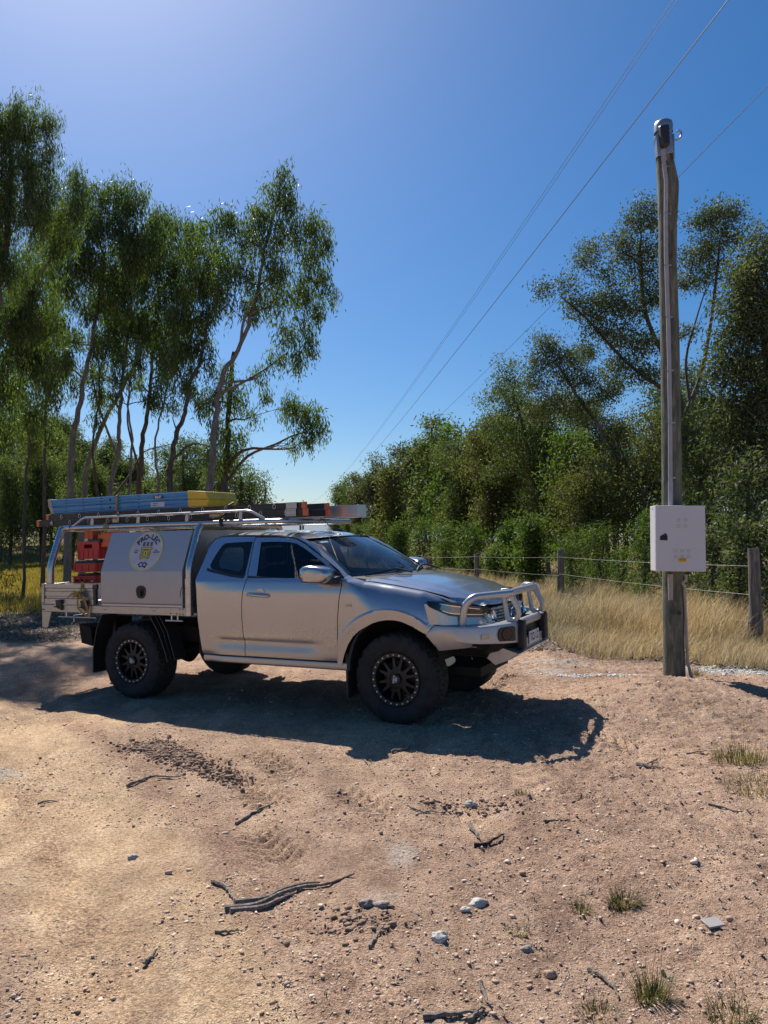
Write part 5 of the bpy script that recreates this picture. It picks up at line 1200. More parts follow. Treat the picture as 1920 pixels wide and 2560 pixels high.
def wire(label, p0, p1, sag, r):
    p0, p1 = Vector(p0), Vector(p1); pts = []
    for k in range(61):
        t = -.3+1.3*k/60; q = p0.lerp(p1, t); q.z -= 4*sag*t*(1-t); pts.append(q)
    tag(MB().tube(pts, r, 5).build('overhead_line', M['line'], smooth=60), label, 'wire', 'overhead lines down the road')
wire('leftmost overhead line, running up beside its close twin', (5.2, 8, 10.6), (-15.2, 132, 7.8), 2.7, .005)
wire('second overhead line from the left, close beside the leftmost', (5.26, 8, 10.58), (-15.1, 132, 7.8), 2.70, .005)
wire('third overhead line from the left, between the twin lines and the pole', (4.4, 0, 7.4), (-14.2, 132, 7.8), 2.4, .0065)
wire('rightmost overhead line, passing behind the timber pole and the tall gum', (6.0, 0, 7.8), (-13.2, 132, 7.4), 2.4, .005)

# ================================================================== WIRE FENCE
fence = empty('wire_fence'); tag(fence, 'old split post and plain wire fence in front of the bush on the right', 'fence')
FPOS = [(9.6, 8.0, 1.45, .11), (5.72, 11.6, 1.52, .098), (4.22, 18.0, 1.42, .085), (3.10, 25.2, 1.35, .09), (2.0, 33.0, 1.2, .08), (.55, 42.0, 1.2, .08), (-1.2, 53, 1.2, .08)]
for i, (x, y, h, r) in enumerate(FPOS):
    z0 = float(base_z(x, y)); P = []; seed = 60+i; hh = h if i != 1 else 1.52
    for z in np.linspace(-.2, hh, 26):
        k = 1.0-.16*z/hh; 
        if i == 1: k *= 1+.22*math.exp(-((z-.33)/.16)**2)
        row = []
        for j in range(16):
            a = 2*math.pi*j/16; rr = r*k*(1+.28*float(fbm(np.array([a*1.3+seed]), np.array([z*.7]), 3, seed)[0])*2*(1 if j < 15 else 1)+.06*math.sin(a*3))
            row.append((x+rr*math.cos(a)+(-.02*z if i == 1 else .01*z), y+rr*math.sin(a), z0+z))
        row.append(row[0]); P.append(row)
    mb = MB().grid(P); mb.add([P[-1][j] for j in range(16)], [tuple(range(16))]); mb.build('post', M['post'], fence, smooth=50)
for hs in (1.25, .83, .40):
    for i in range(len(FPOS)-1):
        a, b_ = FPOS[i], FPOS[i+1]; pa = Vector((a[0]-.06, a[1]-.09, float(base_z(a[0], a[1]))+hs)); pb = Vector((b_[0]-.06, b_[1]-.09, float(base_z(b_[0], b_[1]))+hs))
        if hs == .83: pb.z += .02; pa.z -= .02
        pts = [pa.lerp(pb, t/12)-Vector((0, 0, .05*(t/12)*(1-t/12)*2)) for t in range(13)]
        MB().tube(pts, .0022 if a[1] < 20 else .0045, 4, False).build('fence_wire', M['wire'], fence)

# ================================================================== TREES
def rngvec(g, n):
    v = g.normal(size=(n, 3)); return v/np.linalg.norm(v, axis=1)[:, None]
def leaves_mesh(name, C, Rr, n_sub, n_leaf, L, W, droop, spray, seed, hang=.0):
    """C: list of clump centres, Rr: radii triples; leaves grouped in sprays"""
    g = np.random.default_rng(seed); PP = []; subs = []
    for c, r in zip(C, Rr):
        vol = r[0]*r[1]*r[2]; ns = max(4, int(n_sub*(vol**(1/3))**2)); d = rngvec(g, ns); rad = g.random((ns, 1))**(1/2.6)
        s = np.array(c)+d*rad*np.array(r)*(1+.18*g.normal(size=(ns, 1))); subs.append(s)
        nl = max(4, n_leaf); k = g.normal(size=(ns, nl, 3))*(np.array([spray*.68, spray*.68, spray*1.25]) if droop > .6 else np.array([spray, spray, spray*.75])); k[..., 2] -= (np.abs(g.normal(size=(ns, nl)))-.75)*hang-L*.35
        PP.append((s[:, None, :]+k).reshape(-1, 3))
    P = np.concatenate(PP); n = len(P)
    D = g.normal(size=(n, 3))*(1-droop)+np.array([0, 0, -1.0])*droop*1.3; D /= np.linalg.norm(D, axis=1)[:, None]
    T = np.cross(D, rngvec(g, n)); T /= np.linalg.norm(T, axis=1)[:, None]+1e-9
    l = (L*g.uniform(.65, 1.3, n))[:, None]; w = (W*g.uniform(.7, 1.25, n))[:, None]
    nn = np.cross(D, T)
    V = np.stack([P, P+D*l*.45+T*w*.5+nn*w*.12, P+D*l, P+D*l*.45-T*w*.5+nn*w*.12], 1).reshape(-1, 3)
    return arr_mesh(name, V, np.arange(n*4).reshape(-1, 4), 4), subs
def wiggle(a, b, g, amp, n=6, rise=0.):
    a, b = Vector(a), Vector(b); d = (b-a); L = d.length; out = []
    o1, o2 = Vector(g.normal(size=3))*amp*L, Vector(g.normal(size=3))*amp*L
    for k in range(n+1):
        t = k/n; q = a.lerp(b, t)+o1*math.sin(math.pi*t)+o2*.6*math.sin(2*math.pi*t); q.z += rise*L*math.sin(math.pi*t); out.append(q)
    return out
def make_tree(name, label, trunk, r0, r1, clumps, leaf, bark, seed, L=.15, W=.024, n_sub=60, n_leaf=14, droop=.7, spray=.16, hang=.12, group=None, twigs=5, limb=.42, cat='tree', extra=[], wood=True):
    g = np.random.default_rng(seed); base = Vector(trunk[0]); o = empty(name, tuple(base)); tag(o, label, cat, group)
    tp = smooth_path([Vector(p)-base for p in trunk], 5) if len(trunk) > 2 else wiggle(Vector((0, 0, 0)), Vector(trunk[1])-base, g, .03, 8)
    tp = [p+Vector((g.normal()*.02, g.normal()*.02, 0)) for p in tp]; tp[0].z -= .3
    r0 *= .8
    rs = [r0+(r1-r0)*(i/(len(tp)-1))**.8 for i in range(len(tp))]; rs[0] *= 1.25
    mb = MB().tube(tp, rs, 9)
    C = [Vector(c)-base for c, r in clumps]; Rr = [r for c, r in clumps]
    me, subs = leaves_mesh('crown', [tuple(c) for c in C], Rr, n_sub, n_leaf, L, W, droop, spray, seed, hang)
    if wood:
        nodes = [(p, rr) for p, rr in list(zip(tp, rs))[max(2, len(tp)//4):]]
        order = sorted(range(len(C)), key=lambda i: min((C[i]-p).length for p in tp))
        for c, r, s in [(C[i], Rr[i], subs[i]) for i in order]:
            bi = min(range(len(nodes)), key=lambda i: (nodes[i][0]-c).length+1.1*max(0, nodes[i][0].z-(c.z-.25*(nodes[i][0]-c).length))+g.random()*.25)
            a, r_at = nodes[bi]; d_ = (a-c).length; ra = min(r_at*.72, .012+.020*d_**.8+limb*.03)
            lp = wiggle(a, c, g, .07, 6, .05); n_ = len(lp); rl = [ra*(1-.62*i/(n_-1)) for i in range(n_)]
            nodes += [(lp[i], rl[i]) for i in range(1, n_)]
            mb.tube(lp, rl, 6, False)
            for k in range(twigs):
                t_ = tuple(s[g.integers(len(s))]); i0 = g.integers(n_//2, n_); q = wiggle(lp[i0], t_, g, .09, 4, .04); mb.tube(q, [max(.004, rl[i0]*.55*(1-.7*i/4)) for i in range(5)], 4, False)
    if False:
        for c, r, s in zip(C, Rr, subs):
            zt = c.z-r[2]*.4-.35*math.hypot(c.x-tp[-1].x, c.y-tp[-1].y); best = min(range(len(tp)), key=lambda i: abs(tp[i].z-zt)+.15*(tp[i]-c).length)
            a = tp[best]; ra = rs[best]*limb+.006; lp = wiggle(a, c, g, .05, 6, .06); n_ = len(lp); rl = [ra*(1-.72*i/(n_-1)) for i in range(n_)]
            mb.tube(lp, rl, 6, False)
            for k in range(twigs):
                t_ = tuple(s[g.integers(len(s))]); i0 = g.integers(n_//2, n_); q = wiggle(lp[i0], t_, g, .07, 4, .04); mb.tube(q, [max(.004, rl[i0]*.55*(1-.7*i/4)) for i in range(5)], 4, False)
    for pts, ra in extra:
            q = smooth_path([Vector(p)-base for p in pts], 4); mb.tube(q, [ra*(1-.7*i/(len(q)-1)) for i in range(len(q))], 6, False)
    mb.build('trunk', M[bark], o, smooth=60); link('crown', me, M[leaf], o)
    return o
def A(px, py, d): return tuple(at(px, py, d))
def gA(px, d):
    x = (px-960)/FPX*d*cp; return (x, d, float(base_z(x, d)))
def cl(px, py, rpx, d, ry=None, rz=None):
    r = rpx/FPX*d*(.87 if px < 900 else 1.06); return (A(px, py, d), (r, (ry if ry else r*.9), (rz/FPX*d if rz else r*.9)))
GL = 'gum trees behind the ute on the left'
KW = dict(L=.18, W=.034, n_sub=112, n_leaf=34, droop=.66, spray=.145, hang=.13, group=GL)
make_tree('gum_tree', 'tallest gum at the left edge, its dense crown cut by the frame',
  [gA(-330, 16.6), A(-160, 1100, 16.6), A(-20, 800, 16.6), A(14, 600, 16.6), A(30, 380, 16.6)], .17, .05,
  [cl(60,300,75,16.6), cl(15,330,80,16.6), cl(-40,300,80,16.6), cl(118,330,38,16.8), cl(122,385,34,16.7), cl(70,420,80,16.6), cl(10,450,95,16.3), cl(115,480,62,16.6), cl(-50,480,100,16.6), cl(60,540,90,16.3), cl(-20,600,100,16.6), cl(110,560,50,16.9), cl(-80,400,90,15.8), cl(-90,650,110,16.0), cl(20,690,60,16.3), cl(-120,520,110,15.6), cl(-110,800,90,15.8)],
  'leafA', 'bark', 1, **{**KW, 'L': .14, 'W': .019, 'n_leaf': 80, 'spray': .12})
make_tree('gum_tree', 'small leafy gum top poking up between the left edge gum and the big middle crown',
  [gA(-150, 17.6), A(-60, 1000, 17.6), A(60, 760, 17.6), A(150, 600, 17.6), A(190, 480, 17.6)], .06, .02,
  [cl(192,450,36,17.6), cl(196,500,42,17.6), cl(180,540,50,17.6), cl(150,610,60,17.6), cl(90,700,60,17.6), cl(60,760,60,17.4), cl(20,800,70,17.2), cl(110,820,60,17.6)], 'leafA', 'bark', 2, **{**KW, 'L': .14, 'W': .019, 'n_leaf': 80, 'spray': .12})
make_tree('gum_tree', 'leaning gum with thick pale trunk seen through the tray hoop',
  [gA(168, 24), A(176, 1236, 24), A(181, 1101, 24), A(197, 1024, 24), A(216, 927, 24), A(235, 820, 24), A(262, 640, 24.2)], .16, .045,
  [cl(255,500,52,24), cl(300,495,60,24.5), cl(345,510,45,24), cl(190,550,60,24), cl(150,600,55,23.5), cl(260,580,85,23.6), cl(190,660,75,23.4), cl(330,590,75,24), cl(240,690,80,23.6), cl(150,720,55,23.6), cl(310,690,70,24.4), cl(215,770,55,23.8), cl(130,560,50,24), cl(120,650,60,24), cl(400,560,40,24.2), cl(370,620,60,24), cl(290,760,60,24), cl(130,800,45,24), cl(340,650,60,23.4), cl(180,850,40,24), cl(160,920,34,24), cl(255,880,34,24), cl(120,880,40,24)],
  'leafA', 'bark', 3, **KW)
make_tree('gum_tree', 'gum with forked slanting trunk just right of the thick pale trunk',
  [gA(203, 27), A(210, 1240, 27), A(224, 1147, 27), A(266, 1043, 27), A(305, 973, 27), A(345, 890, 27), A(380, 760, 27)], .14, .04,
  [cl(395,570,50,26), cl(420,590,45,26), cl(400,650,70,26), cl(360,720,70,26), cl(440,690,60,26), cl(430,760,60,26), cl(380,800,50,26.4), cl(470,740,40,26), cl(480,620,36,26), cl(455,560,30,26), cl(500,680,50,26), cl(300,880,34,26.6), cl(360,850,40,26.5), cl(330,930,28,26.5), cl(400,900,30,26.4), cl(340,650,60,26), cl(310,800,55,26.4), cl(420,850,45,26)],
  'leafA', 'bark', 4, **KW)
make_tree('gum_tree', 'slender twisting gum rising behind the left end of the blue ladder',
  [gA(268, 25.5), A(274, 1236, 25.5), A(296, 1139, 25.5), A(299, 1066, 25.5), A(303, 997, 25.5), A(312, 900, 25.5), A(330, 780, 25.5)], .12, .04,
  [cl(300,800,52,25.5), cl(255,850,40,25), cl(340,830,48,25.5), cl(240,930,36,25), cl(350,900,30,25.6), cl(275,760,55,25), cl(190,960,28,25), cl(255,1010,22,26)],
  'leafA', 'bark', 5, extra=[([A(293,1139,25.5), A(262,1060,25.5), A(240,990,25.4), A(225,900,25.3)], .05)], **KW)
make_tree('gum_tree', 'straight dark trunked gum behind the middle of the blue ladder',
  [gA(343, 28), A(347, 1236, 28), A(355, 1120, 28), A(366, 1043, 28), A(376, 966, 28), A(382, 869, 28), A(400, 760, 28)], .15, .04,
  [cl(430,830,45,27.5), cl(470,810,45,27.5), cl(390,860,40,28), cl(450,880,40,28), cl(340,960,26,28), cl(410,940,26,28)],
  'leafA', 'barkd', 6, extra=[([A(350,1180,28), A(328,1100,28), A(318,1040,28), A(330,960,28)], .05), ([A(285,1240,27), A(330,1180,27.4), A(360,1130,27.8), A(430,1110,28)], .05)], **KW)
make_tree('gum_tree', 'wavy trunked gum behind the right part of the blue ladder',
  [gA(420, 23), A(424, 1228, 23), A(428, 1170, 23), A(444, 1081, 23), A(463, 1031, 23), A(474, 958, 23), A(501, 900, 23), A(520, 800, 23)], .135, .04,
  [cl(500,800,45,23), cl(470,640,45,23.4), cl(490,580,34,23.4), cl(530,640,45,23.4), cl(540,700,45,23.4), cl(480,720,50,23), cl(530,780,44,23), cl(440,800,44,23), cl(490,860,36,23), cl(520,900,26,23), cl(460,960,22,23), cl(460,870,40,23), cl(520,720,45,23.4), cl(440,920,28,23)],
  'leafA', 'barkd', 7, extra=[([A(444,1081,23), A(436,1060,23), A(430,1040,23)], .03), ([A(432,1150,23), A(480,1110,23.3), A(540,1120,23.6)], .04)], **KW)
make_tree('gum_tree', 'gum whose crown reaches highest at the right end of the left trees',
  [gA(515, 22), A(521, 1236, 22), A(532, 1159, 22), A(536, 1081, 22), A(548, 985, 22), A(563, 927, 22), A(602, 858, 22), A(640, 740, 22), A(665, 600, 22), A(700, 490, 22)], .16, .035,
  [cl(712,450,34,22), cl(690,490,45,22), cl(730,520,36,22), cl(650,540,42,22), cl(560,560,45,22), cl(525,580,40,22), cl(600,600,55,22), cl(670,590,60,21.6), cl(745,590,52,22), cl(795,575,42,22), cl(815,625,32,22), cl(770,650,48,22), cl(690,680,60,21.6), cl(610,690,55,22), cl(560,660,45,22.3), cl(800,700,42,22), cl(828,745,22,22), cl(745,735,50,22), cl(790,775,40,22), cl(680,760,50,22), cl(620,780,45,22.3), cl(730,830,46,22), cl(770,865,36,22), cl(690,900,30,22), cl(745,905,34,22), cl(650,940,26,22), cl(555,740,40,22)],
  'leafA', 'bark', 8, extra=[([A(548,985,22), A(600,960,22), A(660,925,22), A(720,880,22)], .05), ([A(602,858,22), A(610,800,21.8), A(640,740,21.6), A(700,690,21.6)], .05)], **KW)
make_tree('gum_tree', 'darker gum with one long branch ending in a lone leafy cluster',
  [gA(566, 25), A(559, 1259, 25), A(563, 1180, 25), A(570, 1080, 25), A(576, 966, 25), A(585, 880, 25)], .15, .06,
  [cl(575,960,42,24.6), cl(530,1000,40,24.6), cl(590,1010,34,25), cl(545,1080,42,24.6), cl(590,1100,34,25), cl(565,1150,40,24.8), cl(525,1170,30,25), cl(740,1035,44,25), cl(785,1050,40,25), cl(720,1020,30,25), cl(770,1100,34,25), cl(800,1085,22,25), cl(735,1120,20,25), cl(660,995,22,25), cl(630,1040,22,25.3)],
  'leafA', 'barkd', 9, extra=[([A(570,1200,25), A(620,1140,25), A(690,1110,25), A(730,1090,25), A(765,1080,25)], .06)], **KW)
def wisps(seed, x0, x1, y0, y1, n, d):
    g = np.random.default_rng(seed); return [cl(g.uniform(x0, x1), g.uniform(y0, y1), g.uniform(13, 25), d+g.uniform(-.8, .8)) for _ in range(n)]
W_ = dict(KW); W_.update(n_sub=130, twigs=3)
make_tree('young_gum', 'thin young gum with sparse sprays low between the thick pale trunk and the forked one', [gA(238, 25), A(242, 1240, 25), A(232, 1120, 25), A(250, 980, 25), A(240, 860, 25)], .07, .02, wisps(31, 120, 300, 840, 1060, 15, 25), 'leafA', 'barkd', 31, **W_)
make_tree('young_gum', 'thin young gum with sparse sprays low behind the middle of the left trunks', [gA(312, 24), A(322, 1240, 24), A(330, 1100, 24), A(318, 990, 24), A(350, 860, 24)], .07, .02, wisps(32, 280, 430, 850, 1010, 12, 24), 'leafA', 'bark', 32, **W_)
make_tree('young_gum', 'thin young gum with sparse sprays just left of the wavy trunked gum', [gA(392, 26), A(398, 1240, 26), A(388, 1120, 26), A(410, 1000, 26), A(440, 880, 26)], .07, .02, wisps(33, 400, 540, 860, 1060, 12, 26), 'leafA', 'bark', 33, **W_)
make_tree('young_gum', 'thin leaning young gum among the shadowy stems at the left edge', [gA(58, 22), A(62, 1240, 22), A(72, 1100, 22), A(40, 980, 22)], .06, .02, wisps(34, -10, 170, 880, 1120, 18, 22), 'leafL', 'barkd', 34, **W_)
make_tree('slender_tree', 'thin straight dark stem standing behind the tail end of the tray',
  [gA(110, 26), A(112, 1236, 26), A(114, 1060, 26), A(120, 930, 26)], .10, .03, [cl(60,900,60,26), cl(130,960,45,26), cl(30,980,60,26), cl(90,1040,45,26), cl(140,1100,26,26), cl(20,1080,50,26)], 'leafA', 'barkd', 10, **KW)
make_tree('gum_tree', 'shadowy low branched gum filling the left edge below the tallest crown',
  [gA(-60, 19), A(-40, 1150, 19), A(0, 950, 19), A(40, 850, 19)], .14, .05, [cl(20,850,80,19), cl(80,900,60,19), cl(-40,900,90,18), cl(10,980,60,19), cl(-60,1020,80,18), cl(70,790,50,19.5), cl(-30,760,80,18), cl(100,840,50,19.5), cl(130,780,50,20), cl(120,960,42,20), cl(60,1040,46,20), cl(5,1080,50,19), cl(150,890,36,21), cl(60,700,60,19)], 'leafA', 'bark', 11, **KW)
make_tree('sapling', 'low leafy sapling drooping in from the left edge beside the tray tail',
  [gA(-25, 13.2), A(-15, 1500, 13.2), A(-8, 1420, 13.2), A(-5, 1400, 13.2)], .02, .008, [cl(-2,1425,28,13.2), cl(0,1480,30,13.2), cl(22,1455,22,13.2), cl(-20,1530,30,13.2), cl(18,1415,16,13.2), cl(28,1500,16,13.2)], 'leafL', 'barkd', 12, L=.11, W=.018, n_sub=110, n_leaf=12, droop=.6, spray=.09, hang=.06, twigs=4)
# distant left wood: paler trees beyond the paddock
gg = np.random.default_rng(42)
def bg_tree(name, label, px, d, toppx, wpx, leaf, bark, seed, L, W, n_sub=26, n_leaf=14, group=None, low=.35, droop=.3, cat='tree', spray=.35, r0=.16, dense=1.0):
    g = np.random.default_rng(seed); b0 = gA(px, d); top = at(px, toppx, d).z; H = top-b0[2]; w = wpx/FPX*d; cls_ = []
    n = int(8*dense)+3
    for k in range(n):
        t = low+(1-low)*(k+g.uniform(.2, .8))/n; ww = w*math.sin(math.pi*min(1, .30+.70*(1-abs(t-.5)*1.3)))*.55
        r = min(H*.17, w*.30)*g.uniform(.55, 1.25); r = max(r, .35)
        if t > .82: ww *= .5; r *= .75
        a = g.uniform(0, 2*math.pi); rr = ww*g.uniform(.15, 1.15)
        cls_.append(((b0[0]+math.cos(a)*rr, b0[1]+math.sin(a)*rr*.8, b0[2]+H*t-r*.6*(t > .8)), (r*g.uniform(.95, 1.5), r*1.1, r*g.uniform(.55, .9))))
    return make_tree(name, label, [b0, (b0[0]+g.normal()*w*.06, b0[1], b0[2]+H*.45), (b0[0]+g.normal()*w*.15, b0[1], b0[2]+H*.8), (b0[0]+g.normal()*w*.1, b0[1], b0[2]+H*.93)], r0, .03, cls_, leaf, bark, seed, L=L, W=W, n_sub=n_sub, n_leaf=n_leaf, droop=droop, spray=spray, hang=.1, group=group, twigs=3, cat=cat)
GBL = 'woodland trees beyond the paddock'
ords = ['first', 'second', 'third', 'fourth', 'fifth', 'sixth', 'seventh', 'eighth', 'ninth', 'tenth', 'eleventh', 'twelfth', 'thirteenth', 'fourteenth', 'fifteenth']
bl = [(-60,84,1000,200),(0,70,1050,120),(25,62,1130,100),(60,80,1030,150),(105,66,1110,110),(130,92,1040,150),(160,72,1120,100),(200,95,1070,130),(235,75,1150,90),(270,90,1100,110),(310,84,1120,90),(345,98,1150,80),(395,80,1180,70),(430,66,1110,100),(470,60,1090,110),(510,62,1100,90),(550,54,1120,90),(590,56,1150,90),(625,58,1165,75),(655,60,1185,50),(-140,80,1000,220),(180,56,1190,70),(300,60,1200,60),(380,60,1215,50)]
for i, (px, d, tp_, w) in enumerate(bl):
    bg_tree('woodland_tree', None, px, d, tp_, w, 'leafD', 'barkd', 100+i, .36 if d > 75 else .28, .10 if d > 75 else .075, 52, 20, GBL, .10 if px > 380 else .20, .4, r0=.2, dense=1.4, spray=.42)
srt = sorted([o for o in bpy.data.objects if o.get('group') == GBL and o.parent is None], key=lambda o: o.location.x/o.location.y)

# ------------------------------------------------------------------ right hand bush
GR_ = 'bushland trees behind the fence on the right'
KR = dict(L=.11, W=.038, n_sub=140, n_leaf=38, droop=.42, spray=.17, hang=.05, group=GR_)
make_tree('tall_gum', 'tallest open crowned gum directly behind the power pole, trunk forked above the cabinet',
  [gA(1712, 22), A(1711, 1250, 22), A(1708, 1054, 22), A(1700, 1000, 22), A(1660, 900, 22), A(1610, 760, 22), A(1600, 600, 22)], .20, .04,
  [cl(1612,525,32,22), cl(1640,560,36,22), cl(1590,560,28,22), cl(1540,600,28,22), cl(1560,640,34,22), cl(1480,625,30,22), cl(1460,660,24,22), cl(1510,690,30,22), cl(1620,630,40,22), cl(1600,690,42,22),
   cl(1362,728,24,22), cl(1420,715,26,22), cl(1440,760,32,22), cl(1480,780,36,22), cl(1520,760,42,22), cl(1570,770,48,22), cl(1630,750,40,22), cl(1500,830,36,22), cl(1560,850,44,22), cl(1610,860,42,22), cl(1590,930,40,22), cl(1650,930,32,22), cl(1470,880,26,22), cl(1540,920,34,22),
   cl(1775,545,32,22), cl(1810,530,32,22), cl(1835,545,28,22), cl(1745,560,24,22), cl(1800,590,36,22), cl(1760,620,34,22), cl(1835,600,26,22), cl(1735,650,34,22), cl(1790,660,30,22), cl(1760,700,30,22), cl(1715,700,28,22), cl(1725,830,22,22), cl(1790,760,18,22), cl(1840,690,28,22)],
  'leafB', 'barkd', 20, twigs=6, limb=.34, extra=[([A(1708,1054,22), A(1725,1010,22), A(1748,950,22), A(1772,838,22), A(1790,700,22), A(1800,600,22)], .09), ([A(1700,1000,22), A(1640,960,22), A(1560,900,22), A(1470,800,22), A(1400,740,22)], .07), ([A(1725,1010,22), A(1715,900,22), A(1740,800,22), A(1765,720,22)], .05)], **KR)
make_tree('open_gum', 'thin open gum with leaning bare limbs below and left of the tallest gum',
  [gA(1545, 26), A(1530, 1200, 26), A(1505, 1080, 26), A(1450, 1000, 26), A(1400, 920, 26)], .15, .04,
  [cl(1362,860,34,26), cl(1395,890,32,26), cl(1350,910,30,26), cl(1340,960,34,26), cl(1410,940,38,26), cl(1450,890,34,26), cl(1470,950,38,26), cl(1510,990,34,26), cl(1390,1000,36,26), cl(1450,1030,38,26), cl(1340,1030,34,26), cl(1540,960,30,26)],
  'leafB', 'bark', 21, twigs=6, **KR)
make_tree('bush_gum', 'pointed green gum rising left of the open gum with bare limbs',
  [gA(1330, 31), A(1330, 1200, 31), A(1310, 1080, 31), A(1280, 980, 31)], .16, .05,
  [cl(1265,920,30,31), cl(1290,950,34,31), cl(1245,970,32,31), cl(1215,1000,28,31), cl(1270,1010,42,31), cl(1320,1020,40,31), cl(1240,1060,44,31), cl(1300,1080,46,31), cl(1350,1090,42,31), cl(1270,1140,48,31), cl(1330,1160,48,31), cl(1230,1180,40,31)],
  'leafD', 'bark', 22, **{**KR, 'L': .13, 'W': .045, 'spray': .2, 'n_sub': 75, 'n_leaf': 26})
make_tree('edge_gum', 'big leafy gum filling the right edge of the photo above the fence post',
  [gA(1960, 17), A(1950, 1200, 17), A(1925, 950, 17), A(1900, 800, 17)], .16, .05,
  [cl(1895,600,40,17.4), cl(1925,650,50,17), cl(1900,690,50,17), cl(1860,720,44,17), cl(1840,790,46,17), cl(1900,800,60,17), cl(1800,900,44,17.2), cl(1940,960,70,17), cl(1870,660,38,17.4), cl(1900,740,55,17), cl(1850,760,38,17.2), cl(1950,760,60,17), cl(1870,830,55,17), cl(1820,850,38,17.2), cl(1930,880,70,16.8), cl(1860,930,60,17), cl(1800,940,40,17.3), cl(1900,1010,70,16.8), cl(1830,1030,55,17), cl(1960,1050,80,16.6), cl(1780,1050,36,17.6), cl(1870,1110,65,17), cl(1800,1130,50,17.3), cl(1940,1170,75,16.8)],
  'leafB', 'bark', 23, **KR)
# bushy trees closing the wall of foliage, ordered right to left
mass = [(1740,19,1040,130),(1850,15.5,1100,150),(1620,22,1010,150),(1560,25,1060,130),(1480,23,1080,150),(1420,27,1050,130),(1370,30,1030,140),(1270,36,990,140),(1180,40,1015,110),(1235,34,1040,130),(1460,36,980,150),(1340,38,960,110),(1120,46,1050,95),(1150,38,1120,110),(1075,50,1075,90),(1025,60,1102,85),(985,56,1140,90),(945,72,1140,70),(905,84,1165,62),(870,95,1190,50),(845,112,1215,40),(1660,28,990,170),(1780,30,900,170),(1900,26,880,170),(1520,34,1030,150),(1400,40,1060,140),(1300,44,1080,120),(1090,62,1110,100),(960,90,1180,80)]
for i, (px, d, tp_, w) in enumerate(mass):
    big_ = d > 45
    tp_ += (-38, 22, 0, -14, 34, 8, -24)[i % 7]*(1 if d < 60 else .4)
    bg_tree('bush_tree', None, px, d, tp_, w*1.1, (('leafB', 'leafE', 'leafD', 'leafB', 'leafD', 'leafE', 'leafC')[(i*5+2) % 7]), 'barkd' if i % 2 else 'bark', 200+i, .11 if d < 26 else (.16 if d < 45 else .28), .038 if d < 26 else (.055 if d < 45 else .10), 150 if d < 26 else (105 if not big_ else 60), 24, GR_, .34 if i % 3 == 0 else .16, .35, r0=.13, dense=1.2, spray=.24 if d < 45 else .4)
# wattle shrubs along the fence
GS = 'wattle shrubs behind the fence'
shr = [(1610,17,1255,120,'leafC'),(1500,21,1300,110,'leafC'),(1425,19,1310,110,'leafC'),(1330,24,1290,110,'leafC'),(1270,27,1300,90,'leafC'),(1180,30,1300,90,'leafC'),(1110,34,1310,80,'leafC'),(1060,42,1290,80,'leafC'),(1000,50,1300,80,'leafC'),(1850,13.5,1270,130,'leafB'),(1780,15,1290,110,'leafB'),(1930,13,1240,120,'leafB'),(1700,18,1300,110,'leafC'),(945,62,1300,70,'leafC'),(900,80,1310,60,'leafC'),(1550,18.5,1370,80,'leafC'),(1240,26,1370,60,'leafC')]
for i, (px, d, tp_, w, lf) in enumerate(shr):
    b0 = gA(px, d); top = at(px, tp_, d).z; H = top-b0[2]; ww = w/FPX*d*.5; g = np.random.default_rng(300+i); cls_ = []
    for k in range(11):
        t = .12+.78*(k+.5)/11; r = ww*g.uniform(.38, .6); a = g.uniform(0, 6.28); rr = ww*(1-t*.55)*g.uniform(.2, .75); cls_.append(((b0[0]+math.cos(a)*rr, b0[1]+math.sin(a)*rr*.8, b0[2]+H*t), (r, r, min(r, H*.28))))
    make_tree('wattle_shrub', None, [b0, (b0[0], b0[1], b0[2]+H*.4), (b0[0]+.1, b0[1], b0[2]+H*.7)], .06, .02, cls_, lf, 'barkd', 300+i, L=.10 if d < 24 else .15, W=.022 if lf == 'leafC' and d < 24 else .045, n_sub=140 if d < 30 else 90, n_leaf=26, droop=.25, spray=.14 if d < 30 else .22, hang=.03, group=GS, twigs=5, cat='shrub')
def relabel(grp, fmt, cat):
    s = sorted([o for o in bpy.data.objects if o.get('group') == grp and o.parent is None and not o.get('label')], key=lambda o: -o.location.x/o.location.y)
    for i, o in enumerate(s): tag(o, fmt % i_ord(i), cat)
def i_ord(i):
    t = ['first','second','third','fourth','fifth','sixth','seventh','eighth','ninth','tenth','eleventh','twelfth','thirteenth','fourteenth','fifteenth','sixteenth','seventeenth','eighteenth','nineteenth']
    if i < 19: return t[i]
    return 'twentieth' if i == 19 else 'twenty '+t[i-20]
s_ = srt
for i, o in enumerate(s_): tag(o, '%s tree from the left in the wood beyond the paddock' % i_ord(i), 'tree')
relabel(GR_, '%s bushy tree from the right in the dark wall of bush behind the fence', 'tree')
relabel(GS, '%s low shrub from the right in the row just behind the fence wires', 'shrub')
# ================================================================== THINGS LYING ON THE DIRT
def on_ground(px, py):
    r = ray(px, py); t = CAMH/-r.z
    for _ in range(3): q = Vector((0, 0, CAMH))+r*t; t = (CAMH-gz(q.x, q.y))/-r.z
    return Vector((0, 0, CAMH))+r*t
def stick(name, label, pix, r, mat='stick', lift=1.0, grp=None, cat='stick', tips=()):
    g = np.random.default_rng(int(pix[0][0]*7+pix[0][1])); mb = MB()
    for path, rr in [(pix, r)]+list(tips):
        pts = []
        for (a, b_) in path: q = on_ground(a, b_); q.z += rr*lift; pts.append(q)
        sp_ = smooth_path(pts, 4) if len(pts) > 2 else pts; sp_ = [p+Vector(g.normal(size=3))*rr*.25 for p in sp_]
        n = len(sp_); mb.tube(sp_, [rr*(1-.65*i/(n-1))*g.uniform(.85, 1.15) for i in range(n)], 6)
    return tag(mb.build(name, M[mat], smooth=50), label, cat, grp)
